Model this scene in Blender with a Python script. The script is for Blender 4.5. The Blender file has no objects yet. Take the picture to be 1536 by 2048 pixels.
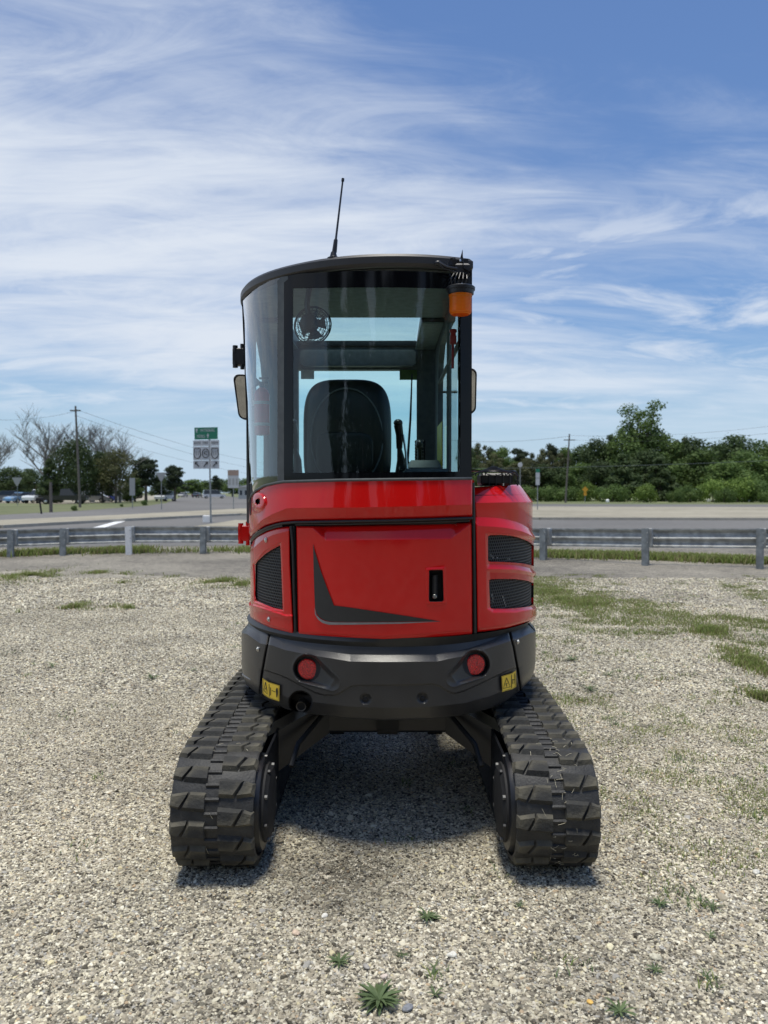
import bpy, math, random
import numpy as np
from mathutils import Matrix, Vector, noise as mnoise
R = math.radians
random.seed(5); rng = np.random.default_rng(5)
scn = bpy.context.scene
COL = scn.collection

# ------------------------------------------------------------ camera
H, F, PITCH = 1.45, 1538.0, math.atan(39/1538.0)
cam = bpy.data.cameras.new('camera'); cam_ob = bpy.data.objects.new('camera', cam); COL.objects.link(cam_ob)
cam.sensor_fit = 'VERTICAL'; cam.sensor_height = 36; cam.sensor_width = 27; cam.lens = F/2048*36
cam_ob.location = (0, 0, H); cam_ob.rotation_euler = (math.pi/2-PITCH, 0, 0)
cam.clip_end = 6000; cam.clip_start = .05
cam.dof.use_dof = True; cam.dof.focus_distance = 3.2; cam.dof.aperture_fstop = 4.2
scn.camera = cam_ob

# ------------------------------------------------------------ sky, sun, exposure
SUN_EL, SUN_AZ = R(85), R(205)
world = bpy.data.worlds.new("World"); scn.world = world; world.use_nodes = True
wn, wl = world.node_tree.nodes, world.node_tree.links
wn.clear()
def N(t, **k):
    n = wn.new(t)
    for a, b in k.items(): setattr(n, a, b)
    return n
def wmath(op, a, b=None, c=None, clamp=False):
    n = wn.new('ShaderNodeMath'); n.operation = op; n.use_clamp = clamp
    for i, v in enumerate((a, b, c)):
        if v is None: continue
        if isinstance(v, (int, float)): n.inputs[i].default_value = v
        else: wl.new(v, n.inputs[i])
    return n.outputs[0]
def wmap(v, a, b, c=0.0, d=1.0):
    n = wn.new('ShaderNodeMapRange'); n.interpolation_type = 'SMOOTHSTEP'
    wl.new(v, n.inputs[0])
    for i, q in enumerate((a, b, c, d)): n.inputs[i+1].default_value = q
    return n.outputs[0]
out = N('ShaderNodeOutputWorld'); bg = N('ShaderNodeBackground')
sky = N('ShaderNodeTexSky', sky_type='NISHITA', sun_disc=False)
sky.sun_elevation = SUN_EL; sky.sun_rotation = SUN_AZ; sky.air_density = 1.25; sky.dust_density = .45; sky.ozone_density = 2.6
SKY_STRENGTH = .10
tc = N('ShaderNodeTexCoord'); sep = N('ShaderNodeSeparateXYZ'); wl.new(tc.outputs['Generated'], sep.inputs[0])
dx, dy, dz = sep.outputs
zz = wmath('MAXIMUM', dz, .045)
den = wmath('ADD', zz, .17)
px_, py_ = wmath('DIVIDE', dx, den), wmath('DIVIDE', dy, den)
comb = N('ShaderNodeCombineXYZ'); wl.new(px_, comb.inputs[0]); wl.new(py_, comb.inputs[1])
def cloud(scale, rot, sx, sy, detail, dist, rough=.55, off=(0, 0, 0)):
    mp = N('ShaderNodeMapping'); wl.new(comb.outputs[0], mp.inputs[0])
    mp.inputs['Rotation'].default_value = (0, 0, rot); mp.inputs['Scale'].default_value = (sx, sy, 1); mp.inputs['Location'].default_value = off
    n = N('ShaderNodeTexNoise'); wl.new(mp.outputs[0], n.inputs[0])
    n.inputs['Scale'].default_value = scale; n.inputs['Detail'].default_value = detail
    n.inputs['Distortion'].default_value = dist; n.inputs['Roughness'].default_value = rough
    return n.outputs[0]
veil = cloud(.62, R(-30), .50, 1.0, 5, .6, .52, (3.1, 1.2, 0))
streak = cloud(1.5, R(-26), .36, 1.15, 9, .8, .57, (1.7, 5.2, 0))
fine = cloud(4.6, R(-42), .42, 1.3, 9, 1.5, .68, (9.3, 2.2, 0))
puff = cloud(3.4, R(12), .62, 1.0, 10, .5, .60, (4.4, 7.7, 0))
mix1 = wmath('ADD', wmath('MULTIPLY', veil, .56), wmath('MULTIPLY', streak, .56))
mix1 = wmath('ADD', mix1, wmath('MULTIPLY', fine, .24))
# thickest in the middle heights and to the left, clear blue high on the right, bluer just over the trees
hi = wmap(dz, .26, .56); right = wmap(dx, -.30, .34)
mid = wmath('MULTIPLY', wmap(dz, .07, .20), wmap(dz, .56, .34, .35, 1))
cover = wmath('MULTIPLY', wmath('MULTIPLY', mid, wmap(dx, .50, -.15)), .17)
cover = wmath('SUBTRACT', cover, wmath('MULTIPLY', wmath('MULTIPLY', hi, right), .30))
cover = wmath('ADD', cover, -.09)
dens = wmath('ADD', mix1, cover)
cl = wmap(dens, .50, .86)
cl2 = wmath('MULTIPLY', wmap(puff, .43, .70), wmath('MULTIPLY', wmap(dz, .42, .26), wmap(dz, .05, .12)))
cl = wmath('MAXIMUM', wmath('MULTIPLY', cl, .94), wmath('MULTIPLY', cl2, .80))
cl = wmath('ADD', cl, .02, clamp=True)
tint = N('ShaderNodeMix', data_type='RGBA', blend_type='MULTIPLY'); tint.inputs[0].default_value = 1
wl.new(sky.outputs[0], tint.inputs[6]); tint.inputs[7].default_value = (.76, .93, 1.20, 1)
mx = N('ShaderNodeMix', data_type='RGBA'); wl.new(cl, mx.inputs[0]); wl.new(tint.outputs[2], mx.inputs[6])
mx.inputs[7].default_value = (7.5, 8.1, 9.0, 1)
hz = N('ShaderNodeMix', data_type='RGBA'); wl.new(wmap(dz, .20, .0, 0, .85), hz.inputs[0]); wl.new(mx.outputs[2], hz.inputs[6]); hz.inputs[7].default_value = (5.2, 6.8, 8.5, 1)
wl.new(hz.outputs[2], bg.inputs[0]); bg.inputs[1].default_value = SKY_STRENGTH
wl.new(bg.outputs[0], out.inputs[0])
sun = bpy.data.lights.new('sun', 'SUN'); sun.energy = 3.8; sun.angle = R(15); sun.color = (1, .955, .85)
sun_ob = bpy.data.objects.new('sun', sun); COL.objects.link(sun_ob)
sd = Vector((math.sin(SUN_AZ)*math.cos(SUN_EL), math.cos(SUN_AZ)*math.cos(SUN_EL), math.sin(SUN_EL)))
sun_ob.rotation_euler = sd.to_track_quat('Z', 'Y').to_euler(); sun_ob.location = (0, 0, 30)
vs = scn.view_settings; vs.view_transform = 'Standard'; vs.look = 'None'; vs.gamma = 1; vs.exposure = 0.0; vs.use_curve_mapping = False

# ------------------------------------------------------------ materials
def nt(name):
    m = bpy.data.materials.new(name); m.use_nodes = True
    return m, m.node_tree.nodes, m.node_tree.links, m.node_tree.nodes['Principled BSDF']
def mat(name, col, rough=.5, metal=0, coat=0, spec=.5, var=.12, vscale=30, bump=0, bscale=200, col2=None, lo=.35, hi=.65, coords='Object', emit=0, trans=0, sub=0):
    m, n, l, b = nt(name)
    b.inputs['Roughness'].default_value = rough; b.inputs['Metallic'].default_value = metal
    b.inputs['Coat Weight'].default_value = coat; b.inputs['Coat Roughness'].default_value = .04
    b.inputs['Specular IOR Level'].default_value = spec
    b.inputs['Transmission Weight'].default_value = trans
    t = n.new('ShaderNodeTexCoord')
    no = n.new('ShaderNodeTexNoise'); no.inputs['Scale'].default_value = vscale; no.inputs['Detail'].default_value = 6
    l.new(t.outputs[coords], no.inputs[0])
    r = n.new('ShaderNodeValToRGB'); l.new(no.outputs[0], r.inputs[0])
    c2 = col2 if col2 else tuple(c*(1-var) for c in col); c1 = col if col2 else tuple(min(1, c*(1+var)) for c in col)
    r.color_ramp.elements[0].position = lo; r.color_ramp.elements[1].position = hi
    r.color_ramp.elements[0].color = (*c2, 1); r.color_ramp.elements[1].color = (*c1, 1)
    l.new(r.outputs[0], b.inputs['Base Color'])
    if emit:
        l.new(r.outputs[0], b.inputs['Emission Color']); b.inputs['Emission Strength'].default_value = emit
    if bump:
        nb = n.new('ShaderNodeTexNoise'); nb.inputs['Scale'].default_value = bscale; nb.inputs['Detail'].default_value = 4
        l.new(t.outputs[coords], nb.inputs[0])
        bp = n.new('ShaderNodeBump'); bp.inputs['Strength'].default_value = bump; bp.inputs['Distance'].default_value = .01
        l.new(nb.outputs[0], bp.inputs['Height']); l.new(bp.outputs[0], b.inputs['Normal'])
    return m
M = {}
M['grille'] = mat('grille_wire', (.035, .038, .04), .45, var=.1)
M['red'] = mat('red_paint', (.60, .0065, .0055), .24, coat=.65, spec=.12, var=.05, vscale=3, bump=.015, bscale=60)
M['plastic'] = mat('grey_bumper_paint', (.030, .030, .0305), .33, spec=.5, var=.12, vscale=8, bump=.10, bscale=420)
M['black'] = mat('black_paint', (.009, .010, .013), .38, var=.2, vscale=12)
M['matte'] = mat('matte_black', (.012, .012, .013), .75, var=.2)
M['frit'] = mat('black_glass_border', (.004, .0045, .006), .08, var=.1, spec=.22)
M['roofm'] = mat('dark_roof_paint', (.022, .022, .023), .45, var=.1, vscale=10, bump=.06, bscale=500)
M['seal'] = mat('rubber_seal', (.011, .012, .013), .42, var=.2)
M['void'] = mat('dark_interior', (.004, .004, .004), .9, var=.1)
M['rubber'] = mat('track_rubber', (.028, .028, .027), .6, var=.3, vscale=22, bump=.25, bscale=120)
M['lug'] = mat('dusty_track_rubber', (.105, .096, .070), .85, col2=(.030, .030, .028), vscale=11, lo=.44, hi=.70, bump=.45, bscale=70)
M['steel'] = mat('zinc_steel', (.55, .55, .53), .28, metal=1, var=.1)
M['galv'] = mat('galvanised_steel', (.37, .38, .365), .5, metal=.1, var=.30, vscale=7)
M['galvp'] = mat('galvanised_post', (.24, .26, .262), .6, metal=.15, var=.25, vscale=9)
M['white'] = mat('white_paint', (.78, .78, .76), .5, var=.06)
M['liner'] = mat('cab_headliner', (.20, .23, .22), .8, var=.1)
M['trim'] = mat('cab_trim_grey', (.075, .085, .088), .6, var=.15)
M['leather'] = mat('black_vinyl', (.006, .007, .007), .38, var=.2, vscale=6, bump=.5, bscale=9)
M['yellow'] = mat('yellow_sticker', (.92, .62, .045), .45, var=.05)
M['ink'] = mat('black_ink', (.01, .009, .006), .5, var=.05)
M['decal'] = mat('dark_decal', (.020, .020, .021), .38, var=.08)
M['silver'] = mat('silver_decal', (.22, .22, .23), .4, metal=.4, var=.08)
M['mirror'] = mat('mirror_glass', (.42, .42, .41), .06, metal=1, var=.05)
M['lensred'] = mat('red_lens', (.80, .012, .010), .18, coat=.6, col2=(.38, .004, .004), vscale=160, lo=.4, hi=.6, bump=.6, bscale=260)
M['boltg'] = mat('dull_bolt', (.16, .16, .155), .5, metal=.3)
M['straw'] = mat('dry_straw', (.50, .46, .34), .8)
M['hose'] = mat('pale_hose', (.5, .5, .46), .5)
M['exting'] = mat('extinguisher_red', (.75, .06, .07), .3, var=.05)
M['label'] = mat('pale_label', (.6, .62, .58), .5)
M['bark'] = mat('grey_bark', (.12, .10, .08), .9, var=.3, vscale=12, bump=.5, bscale=30)
M['barebark'] = mat('pale_twigs', (.15, .148, .135), .9, var=.25, vscale=3)
M['wood'] = mat('weathered_pole', (.13, .115, .10), .85, var=.25, vscale=9)
M['wire'] = mat('wire', (.06, .065, .07), .6)
M['wirel'] = mat('pale_wire', (.17, .19, .18), .6)
M['green'] = mat('sign_green', (.005, .15, .085), .45, var=.05)
M['signback'] = mat('sign_back_aluminium', (.30, .31, .31), .5, metal=.2, var=.08)
M['signwhite'] = mat('sign_white', (.42, .44, .46), .5, var=.05)
M['orange_sign'] = mat('amber_sign', (.62, .30, .02), .5, var=.05)
M['tyre'] = mat('tyre', (.02, .02, .02), .8)
M['carglass'] = mat('dark_car_glass', (.02, .025, .03), .08)
M['tail'] = mat('tail_lamp', (.35, .01, .01), .3)
def paint(name, c): return mat(name, c, .28, coat=.6, var=.03)
def glass_mat(name, tint, refl=1.0, ior=1.5):
    m = bpy.data.materials.new(name); m.use_nodes = True; n, l = m.node_tree.nodes, m.node_tree.links; n.clear()
    o = n.new('ShaderNodeOutputMaterial'); t = n.new('ShaderNodeBsdfTransparent'); g = n.new('ShaderNodeBsdfGlossy')
    no = n.new('ShaderNodeTexNoise'); no.inputs['Scale'].default_value = 2.5
    tcx = n.new('ShaderNodeTexCoord'); l.new(tcx.outputs['Object'], no.inputs[0])
    bp = n.new('ShaderNodeBump'); bp.inputs['Strength'].default_value = .03; bp.inputs['Distance'].default_value = .02
    l.new(no.outputs[0], bp.inputs['Height']); l.new(bp.outputs[0], g.inputs['Normal'])
    t.inputs[0].default_value = (*tint, 1); g.inputs['Roughness'].default_value = .012; g.inputs[0].default_value = (1, 1, 1, 1)
    f = n.new('ShaderNodeFresnel'); f.inputs[0].default_value = ior
    mm = n.new('ShaderNodeMath'); mm.operation = 'MULTIPLY'; mm.use_clamp = True; l.new(f.outputs[0], mm.inputs[0]); mm.inputs[1].default_value = refl
    x = n.new('ShaderNodeMixShader'); l.new(mm.outputs[0], x.inputs[0]); l.new(t.outputs[0], x.inputs[1]); l.new(g.outputs[0], x.inputs[2])
    l.new(x.outputs[0], o.inputs[0]); return m
M['glass'] = glass_mat('tinted_cab_glass', (.76, .95, .955), 1.15)
M['glassc'] = glass_mat('curved_cab_glass', (.78, .94, .95), 2.1)
M['glass2'] = glass_mat('front_cab_glass', (.80, .95, .94), .5)
M['glass3'] = glass_mat('skylight_pane', (.86, .98, .95), .2)
def lens_mat():
    m, n, l, b = nt('amber_lens')
    w = n.new('ShaderNodeTexWave'); w.bands_direction = 'Z'; w.inputs['Scale'].default_value = 60
    t = n.new('ShaderNodeTexCoord'); l.new(t.outputs['Object'], w.inputs[0])
    r = n.new('ShaderNodeValToRGB'); r.color_ramp.elements[0].color = (.95, .20, .01, 1); r.color_ramp.elements[1].color = (1, .38, .03, 1)
    l.new(w.outputs[0], r.inputs[0]); l.new(r.outputs[0], b.inputs['Base Color'])
    b.inputs['Roughness'].default_value = .15; b.inputs['Subsurface Weight'].default_value = .0
    tr = n.new('ShaderNodeBsdfTranslucent'); l.new(r.outputs[0], tr.inputs[0])
    x = n.new('ShaderNodeMixShader'); x.inputs[0].default_value = .6
    l.new(b.outputs[0], x.inputs[1]); l.new(tr.outputs[0], x.inputs[2]); l.new(x.outputs[0], n['Material Output'].inputs[0])
    return m
M['amber'] = lens_mat()
def leaf_mat(name, a, b_, scale=.6, tr=.35):
    m, n, l, b = nt(name)
    t = n.new('ShaderNodeTexCoord'); no = n.new('ShaderNodeTexNoise'); no.inputs['Scale'].default_value = scale; no.inputs['Detail'].default_value = 8; no.inputs['Roughness'].default_value = .75
    oi = n.new('ShaderNodeObjectInfo'); ad = n.new('ShaderNodeVectorMath'); ad.operation = 'ADD'
    l.new(t.outputs['Object'], ad.inputs[0]); l.new(oi.outputs['Location'], ad.inputs[1]); l.new(ad.outputs[0], no.inputs[0])
    r = n.new('ShaderNodeValToRGB'); r.color_ramp.elements[0].position = .36; r.color_ramp.elements[1].position = .64
    r.color_ramp.elements[0].color = (*a, 1); r.color_ramp.elements[1].color = (*b_, 1)
    l.new(no.outputs[0], r.inputs[0])
    hs = n.new('ShaderNodeHueSaturation'); mr = n.new('ShaderNodeMapRange'); l.new(oi.outputs['Random'], mr.inputs[0])
    mr.inputs[3].default_value = .8; mr.inputs[4].default_value = 1.2; l.new(mr.outputs[0], hs.inputs['Value']); l.new(r.outputs[0], hs.inputs['Color'])
    l.new(hs.outputs[0], b.inputs['Base Color']); b.inputs['Roughness'].default_value = .65; b.inputs['Specular IOR Level'].default_value = .25
    tt = n.new('ShaderNodeBsdfTranslucent'); l.new(hs.outputs[0], tt.inputs[0])
    x = n.new('ShaderNodeMixShader'); x.inputs[0].default_value = tr
    l.new(b.outputs[0], x.inputs[1]); l.new(tt.outputs[0], x.inputs[2]); l.new(x.outputs[0], n['Material Output'].inputs[0])
    return m
M['leaf_dark'] = leaf_mat('dark_leaves', (.038, .066, .024), (.095, .135, .05))
M['leaf_mid'] = leaf_mat('mid_leaves', (.065, .115, .03), (.15, .215, .062))
M['leaf_light'] = leaf_mat('fresh_leaves', (.11, .18, .035), (.20, .28, .06))
M['leaf_olive'] = leaf_mat('olive_leaves', (.085, .095, .04), (.13, .135, .06))
M['pine'] = leaf_mat('pine_needles', (.028, .045, .024), (.06, .08, .038))
M['grass'] = leaf_mat('grass_blades', (.14, .20, .045), (.24, .28, .085), 6)
M['grassdry'] = leaf_mat('dry_grass_blades', (.17, .16, .07), (.26, .23, .12), 6)
M['weed'] = leaf_mat('weed_leaves', (.095, .145, .06), (.17, .225, .105), 14)

# ------------------------------------------------------------ mesh helpers
class MB:
    def __init__(s): s.v = []; s.f = []; s.m = []; s.n = 0
    def add(s, v, f, mi=0):
        k = s.n; s.v.extend(v); s.n += len(v)
        for q in f: s.f.append(tuple(i+k for i in q)); s.m.append(mi)
    def box(s, x0, x1, y0, y1, z0, z1, mi=0, bev=0):
        if bev: return s.prism([(x0, y0), (x1, y0), (x1, y1), (x0, y1)], z0, z1, mi, bev)
        v = [(x, y, z) for z in (z0, z1) for y in (y0, y1) for x in (x0, x1)]
        s.add(v, [(0, 2, 3, 1), (4, 5, 7, 6), (0, 1, 5, 4), (2, 6, 7, 3), (0, 4, 6, 2), (1, 3, 7, 5)], mi)
    def prism(s, poly, z0, z1, mi=0, bev=0, M4=None):
        """polygon in xy extruded z0..z1, with a chamfer; M4 places it"""
        n = len(poly); cx = sum(p[0] for p in poly)/n; cy = sum(p[1] for p in poly)/n
        def ins(d):
            o = []
            for x, y in poly:
                L = math.hypot(x-cx, y-cy) or 1; o.append((x-(x-cx)/L*d*1.3, y-(y-cy)/L*d*1.3))
            return o
        rings = [(poly, z0), (poly, z1)] if not bev else [(ins(bev), z0), (poly, z0+bev), (poly, z1-bev), (ins(bev), z1)]
        v = [(x, y, z) for pl, z in rings for x, y in pl]
        f = [tuple(range(n-1, -1, -1)), tuple(range((len(rings)-1)*n, len(rings)*n))]
        for r in range(len(rings)-1):
            for i in range(n): j = (i+1) % n; f.append((r*n+i, r*n+j, (r+1)*n+j, (r+1)*n+i))
        if M4 is not None: v = [tuple(M4 @ Vector(p)) for p in v]
        s.add(v, f, mi)
    def tube(s, pts, r, n=8, mi=0, cap=True, closed=False):
        pts = [Vector(p) for p in pts]; m = len(pts); rr = r if hasattr(r, '__len__') else [r]*m
        v = []; prev = None
        for i, p in enumerate(pts):
            a = pts[(i-1) % m] if (closed or i) else p; b = pts[(i+1) % m] if (closed or i < m-1) else p
            t = (b-a).normalized() if (b-a).length > 1e-9 else Vector((0, 0, 1))
            if prev is None: u = t.orthogonal().normalized()
            else:
                u = prev - t*prev.dot(t); u = u.normalized() if u.length > 1e-6 else t.orthogonal().normalized()
            prev = u; w = t.cross(u)
            for k in range(n):
                q = p + (u*math.cos(2*math.pi*k/n) + w*math.sin(2*math.pi*k/n))*rr[i]; v.append(tuple(q))
        f = []
        for i in range(m if closed else m-1):
            for k in range(n):
                a = i*n+k; b = i*n+(k+1) % n; c = ((i+1) % m)*n+(k+1) % n; d = ((i+1) % m)*n+k; f.append((a, b, c, d))
        if cap and not closed: f += [tuple(range(n-1, -1, -1)), tuple(range((m-1)*n, m*n))]
        s.add(v, f, mi)
    def lathe(s, c, axis, prof, n=24, mi=0, capa=True, capb=True):
        """prof: (distance along axis, radius)"""
        ax = Vector(axis).normalized(); u = ax.orthogonal().normalized(); w = ax.cross(u); c = Vector(c)
        v = []
        for h, r in prof:
            for k in range(n):
                a = 2*math.pi*k/n; v.append(tuple(c+ax*h+(u*math.cos(a)+w*math.sin(a))*r))
        f = []
        for i in range(len(prof)-1):
            for k in range(n): j = (k+1) % n; f.append((i*n+k, i*n+j, (i+1)*n+j, (i+1)*n+k))
        if capa: f.append(tuple(range(n-1, -1, -1)))
        if capb: f.append(tuple(range((len(prof)-1)*n, len(prof)*n)))
        s.add(v, f, mi)
    def sphere(s, c, rx, ry, rz, n=16, m=10, mi=0, p=1.0):
        v = []; f = []
        sg = lambda q: math.copysign(abs(q)**p, q)
        for i in range(m+1):
            a = math.pi*i/m
            for k in range(n):
                b = 2*math.pi*k/n
                v.append((c[0]+rx*sg(math.sin(a))*sg(math.cos(b)), c[1]+ry*sg(math.sin(a))*sg(math.sin(b)), c[2]+rz*sg(math.cos(a))))
        for i in range(m):
            for k in range(n): j = (k+1) % n; f.append((i*n+k, (i+1)*n+k, (i+1)*n+j, i*n+j))
        s.add(v, f, mi)
    def mesh(s, name, mats, smooth=30):
        me = bpy.data.meshes.new(name); me.from_pydata(s.v, [], s.f)
        for q in (mats if isinstance(mats, (list, tuple)) else [mats]): me.materials.append(q)
        me.polygons.foreach_set('material_index', s.m)
        if smooth:
            me.polygons.foreach_set('use_smooth', [True]*len(s.f)); me.set_sharp_from_angle(angle=R(smooth))
        me.update(); return me
    def build(s, name, mats, parent=None, smooth=30, **k):
        return link(name, s.mesh(name, mats, smooth), parent, **k)
def link(name, data, parent=None, **k):
    o = bpy.data.objects.new(name, data); COL.objects.link(o)
    if parent is not None:
        o.parent = parent
        if not k.pop('local', False): o.matrix_parent_inverse = Matrix.Translation(-Vector(world_loc(parent)))
    k.pop('local', None)
    for a, b in k.items():
        if b is not None: o[a] = b
    return o
def world_loc(o):
    # every nested part sits at the world origin, so only Empties have a location
    return o.location if o.type == 'EMPTY' else Vector((0, 0, 0))
def thing(name, label, cat, loc=(0, 0, 0), group=None, rz=0):
    o = bpy.data.objects.new(name, None); COL.objects.link(o); o.location = loc; o.rotation_euler = (0, 0, rz)
    o.empty_display_size = .1
    o['label'] = label; o['category'] = cat
    if group: o['group'] = group
    return o
def tag(o, label, cat, group=None):
    o['label'] = label; o['category'] = cat
    if group: o['group'] = group
    return o
def npmesh(name, verts, quads, mats, smooth=False, midx=None):
    """fast mesh from numpy arrays; quads (n,4) or (n,3)"""
    me = bpy.data.meshes.new(name); k = quads.shape[1]
    me.vertices.add(len(verts)); me.vertices.foreach_set('co', np.ascontiguousarray(verts, dtype=np.float32).ravel())
    me.loops.add(quads.size); me.loops.foreach_set('vertex_index', quads.astype(np.int32).ravel())
    me.polygons.add(len(quads)); me.polygons.foreach_set('loop_start', np.arange(0, quads.size, k, dtype=np.int32))
    for q in (mats if isinstance(mats, (list, tuple)) else [mats]): me.materials.append(q)
    if midx is not None: me.polygons.foreach_set('material_index', np.asarray(midx, dtype=np.int32))
    if smooth: me.polygons.foreach_set('use_smooth', np.ones(len(quads), dtype=bool))
    me.update(calc_edges=True); me.validate(); return me

def ray(px, py):
    xc = (np.asarray(px, float)-768)/F; yc = (1024-np.asarray(py, float))/F
    return xc, math.cos(PITCH)+yc*math.sin(PITCH), -math.sin(PITCH)+yc*math.cos(PITCH)
def at(px, py, Y):
    a, b, c = ray(px, py); return Vector((float(a/b*Y), Y, float(H+c/b*Y)))
def gnd(px, py, z=0.0):
    a, b, c = ray(px, py); t = (z-H)/c; return (float(a*t), float(b*t))
# ------------------------------------------------------------ ground sheets
def sheet(name, poly, z, m, kind='structure'):
    mb = MB(); mb.add([(x, y, z) for x, y in poly], [tuple(range(len(poly)))]); o = mb.build(name, m, smooth=0); o['kind'] = kind; return o
def gp(pts, z=0.0): return [gnd(a, b, z) for a, b in pts]
def gravel_mat():
    m, n, l, b = nt('gravel_bed')
    t = n.new('ShaderNodeTexCoord')
    v1 = n.new('ShaderNodeTexVoronoi'); v1.inputs['Scale'].default_value = 75; l.new(t.outputs['Object'], v1.inputs[0])
    v2 = n.new('ShaderNodeTexVoronoi'); v2.inputs['Scale'].default_value = 26; l.new(t.outputs['Object'], v2.inputs[0])
    s = n.new('ShaderNodeSeparateColor'); l.new(v1.outputs['Color'], s.inputs[0])
    r = n.new('ShaderNodeValToRGB'); e = r.color_ramp.elements
    e[0].color = (.08, .072, .06, 1); e[1].color = (.62, .58, .48, 1); e[1].position = 1
    e.new(.35).color = (.27, .24, .18, 1); e.new(.6).color = (.47, .42, .32, 1)
    l.new(s.outputs[0], r.inputs[0])
    s2 = n.new('ShaderNodeSeparateColor'); l.new(v2.outputs['Color'], s2.inputs[0])
    no = n.new('ShaderNodeTexNoise'); no.inputs['Scale'].default_value = .8; no.inputs['Detail'].default_value = 5; l.new(t.outputs['Object'], no.inputs[0])
    mr = n.new('ShaderNodeMapRange'); l.new(no.outputs[0], mr.inputs[0]); mr.inputs[1].default_value = .35; mr.inputs[2].default_value = .65; mr.inputs[3].default_value = .60; mr.inputs[4].default_value = .98
    mu = n.new('ShaderNodeMix'); mu.data_type = 'RGBA'; mu.blend_type = 'MULTIPLY'; mu.inputs[0].default_value = 1
    l.new(r.outputs[0], mu.inputs[6]); l.new(mr.outputs[0], mu.inputs[7])
    m2 = n.new('ShaderNodeMix'); m2.data_type = 'RGBA'; m2.blend_type = 'OVERLAY'; m2.inputs[0].default_value = .35
    l.new(mu.outputs[2], m2.inputs[6]); l.new(s2.outputs[0], m2.inputs[7]); l.new(m2.outputs[2], b.inputs['Base Color'])
    bp = n.new('ShaderNodeBump'); bp.inputs['Strength'].default_value = .9; bp.inputs['Distance'].default_value = .008; bp.invert = True
    l.new(v1.outputs['Distance'], bp.inputs['Height']); l.new(bp.outputs[0], b.inputs['Normal']); b.inputs['Roughness'].default_value = .9
    return m
def flat_mat(name, c1, c2, scale, big=.15, rough=.9, speck=0, bump=.2):
    m, n, l, b = nt(name); t = n.new('ShaderNodeTexCoord')
    a = n.new('ShaderNodeTexNoise'); a.inputs['Scale'].default_value = scale; a.inputs['Detail'].default_value = 8; a.inputs['Roughness'].default_value = .7; l.new(t.outputs['Object'], a.inputs[0])
    g = n.new('ShaderNodeTexNoise'); g.inputs['Scale'].default_value = big; g.inputs['Detail'].default_value = 6; l.new(t.outputs['Object'], g.inputs[0])
    ad = n.new('ShaderNodeMath'); ad.operation = 'ADD'; l.new(a.outputs[0], ad.inputs[0]); l.new(g.outputs[0], ad.inputs[1])
    r = n.new('ShaderNodeValToRGB'); r.color_ramp.elements[0].position = .40; r.color_ramp.elements[1].position = .60
    r.color_ramp.elements[0].color = (*c1, 1); r.color_ramp.elements[1].color = (*c2, 1)
    hf = n.new('ShaderNodeMath'); hf.operation = 'MULTIPLY'; hf.inputs[1].default_value = .5; l.new(ad.outputs[0], hf.inputs[0]); l.new(hf.outputs[0], r.inputs[0])
    last = r.outputs[0]
    if speck:
        v = n.new('ShaderNodeTexVoronoi'); v.inputs['Scale'].default_value = speck; l.new(t.outputs['Object'], v.inputs[0])
        s = n.new('ShaderNodeSeparateColor'); l.new(v.outputs['Color'], s.inputs[0])
        mm = n.new('ShaderNodeMix'); mm.data_type = 'RGBA'; mm.blend_type = 'OVERLAY'; mm.inputs[0].default_value = .7; l.new(last, mm.inputs[6]); l.new(s.outputs[0], mm.inputs[7]); last = mm.outputs[2]
    l.new(last, b.inputs['Base Color']); b.inputs['Roughness'].default_value = rough
    bp = n.new('ShaderNodeBump'); bp.inputs['Strength'].default_value = bump; bp.inputs['Distance'].default_value = .01; l.new(a.outputs[0], bp.inputs['Height']); l.new(bp.outputs[0], b.inputs['Normal'])
    return m
G_gravel = gravel_mat()
G_land = flat_mat('rough_grass_land', (.10, .13, .045), (.17, .17, .08), 1.5, .05)
G_road = flat_mat('asphalt', (.115, .109, .100), (.170, .162, .150), 3, .07)
G_conc = flat_mat('worn_apron', (.125, .112, .090), (.27, .245, .195), 5, .45, speck=90)
G_med = flat_mat('median_concrete', (.25, .225, .165), (.36, .325, .245), 1.2, .14)
G_kerb = flat_mat('kerb_concrete', (.33, .31, .26), (.44, .41, .345), 3, .4)
sheet('ground', [(-1500, -300), (1500, -300), (1500, 2500), (-1500, 2500)], -.004, G_land)
sheet('gravel_lot', [(-60, -60), (60, -60), (60, 13), (12, 15.3), (6, 16.6), (0, 18.2), (-8, 19.4), (-20, 19.0), (-60, 17.5)], 0.0, G_gravel)
sheet('concrete_apron', gp([(-900, 1108), (0, 1120), (200, 1112), (420, 1107), (700, 1107), (900, 1107), (1085, 1113), (1290, 1121), (1536, 1128), (2400, 1150),
      (2400, 1275), (1536, 1222), (1430, 1208), (1300, 1202), (1210, 1192), (1140, 1172), (1076, 1166), (800, 1166), (497, 1163), (420, 1155), (330, 1151), (200, 1146), (90, 1139), (0, 1141), (-900, 1150)], .004), .004, G_conc)
sheet('shoulder', gp([(-900, 1094), (0, 1094), (480, 1090), (1080, 1086), (1536, 1094), (2600, 1105), (2600, 1150), (1536, 1128), (1290, 1121), (1085, 1113), (420, 1107), (200, 1112), (0, 1120), (-900, 1130)], .003), .003, G_conc)
sheet('road', gp([(-1500, 1046), (0, 1052), (250, 1040), (480, 1028), (800, 1033), (1080, 1036), (1536, 1037), (3000, 1040), (3000, 1105), (1536, 1094), (1080, 1089), (900, 1087), (480, 1091), (0, 1095), (-1500, 1104)], .008), .008, G_road)
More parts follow.
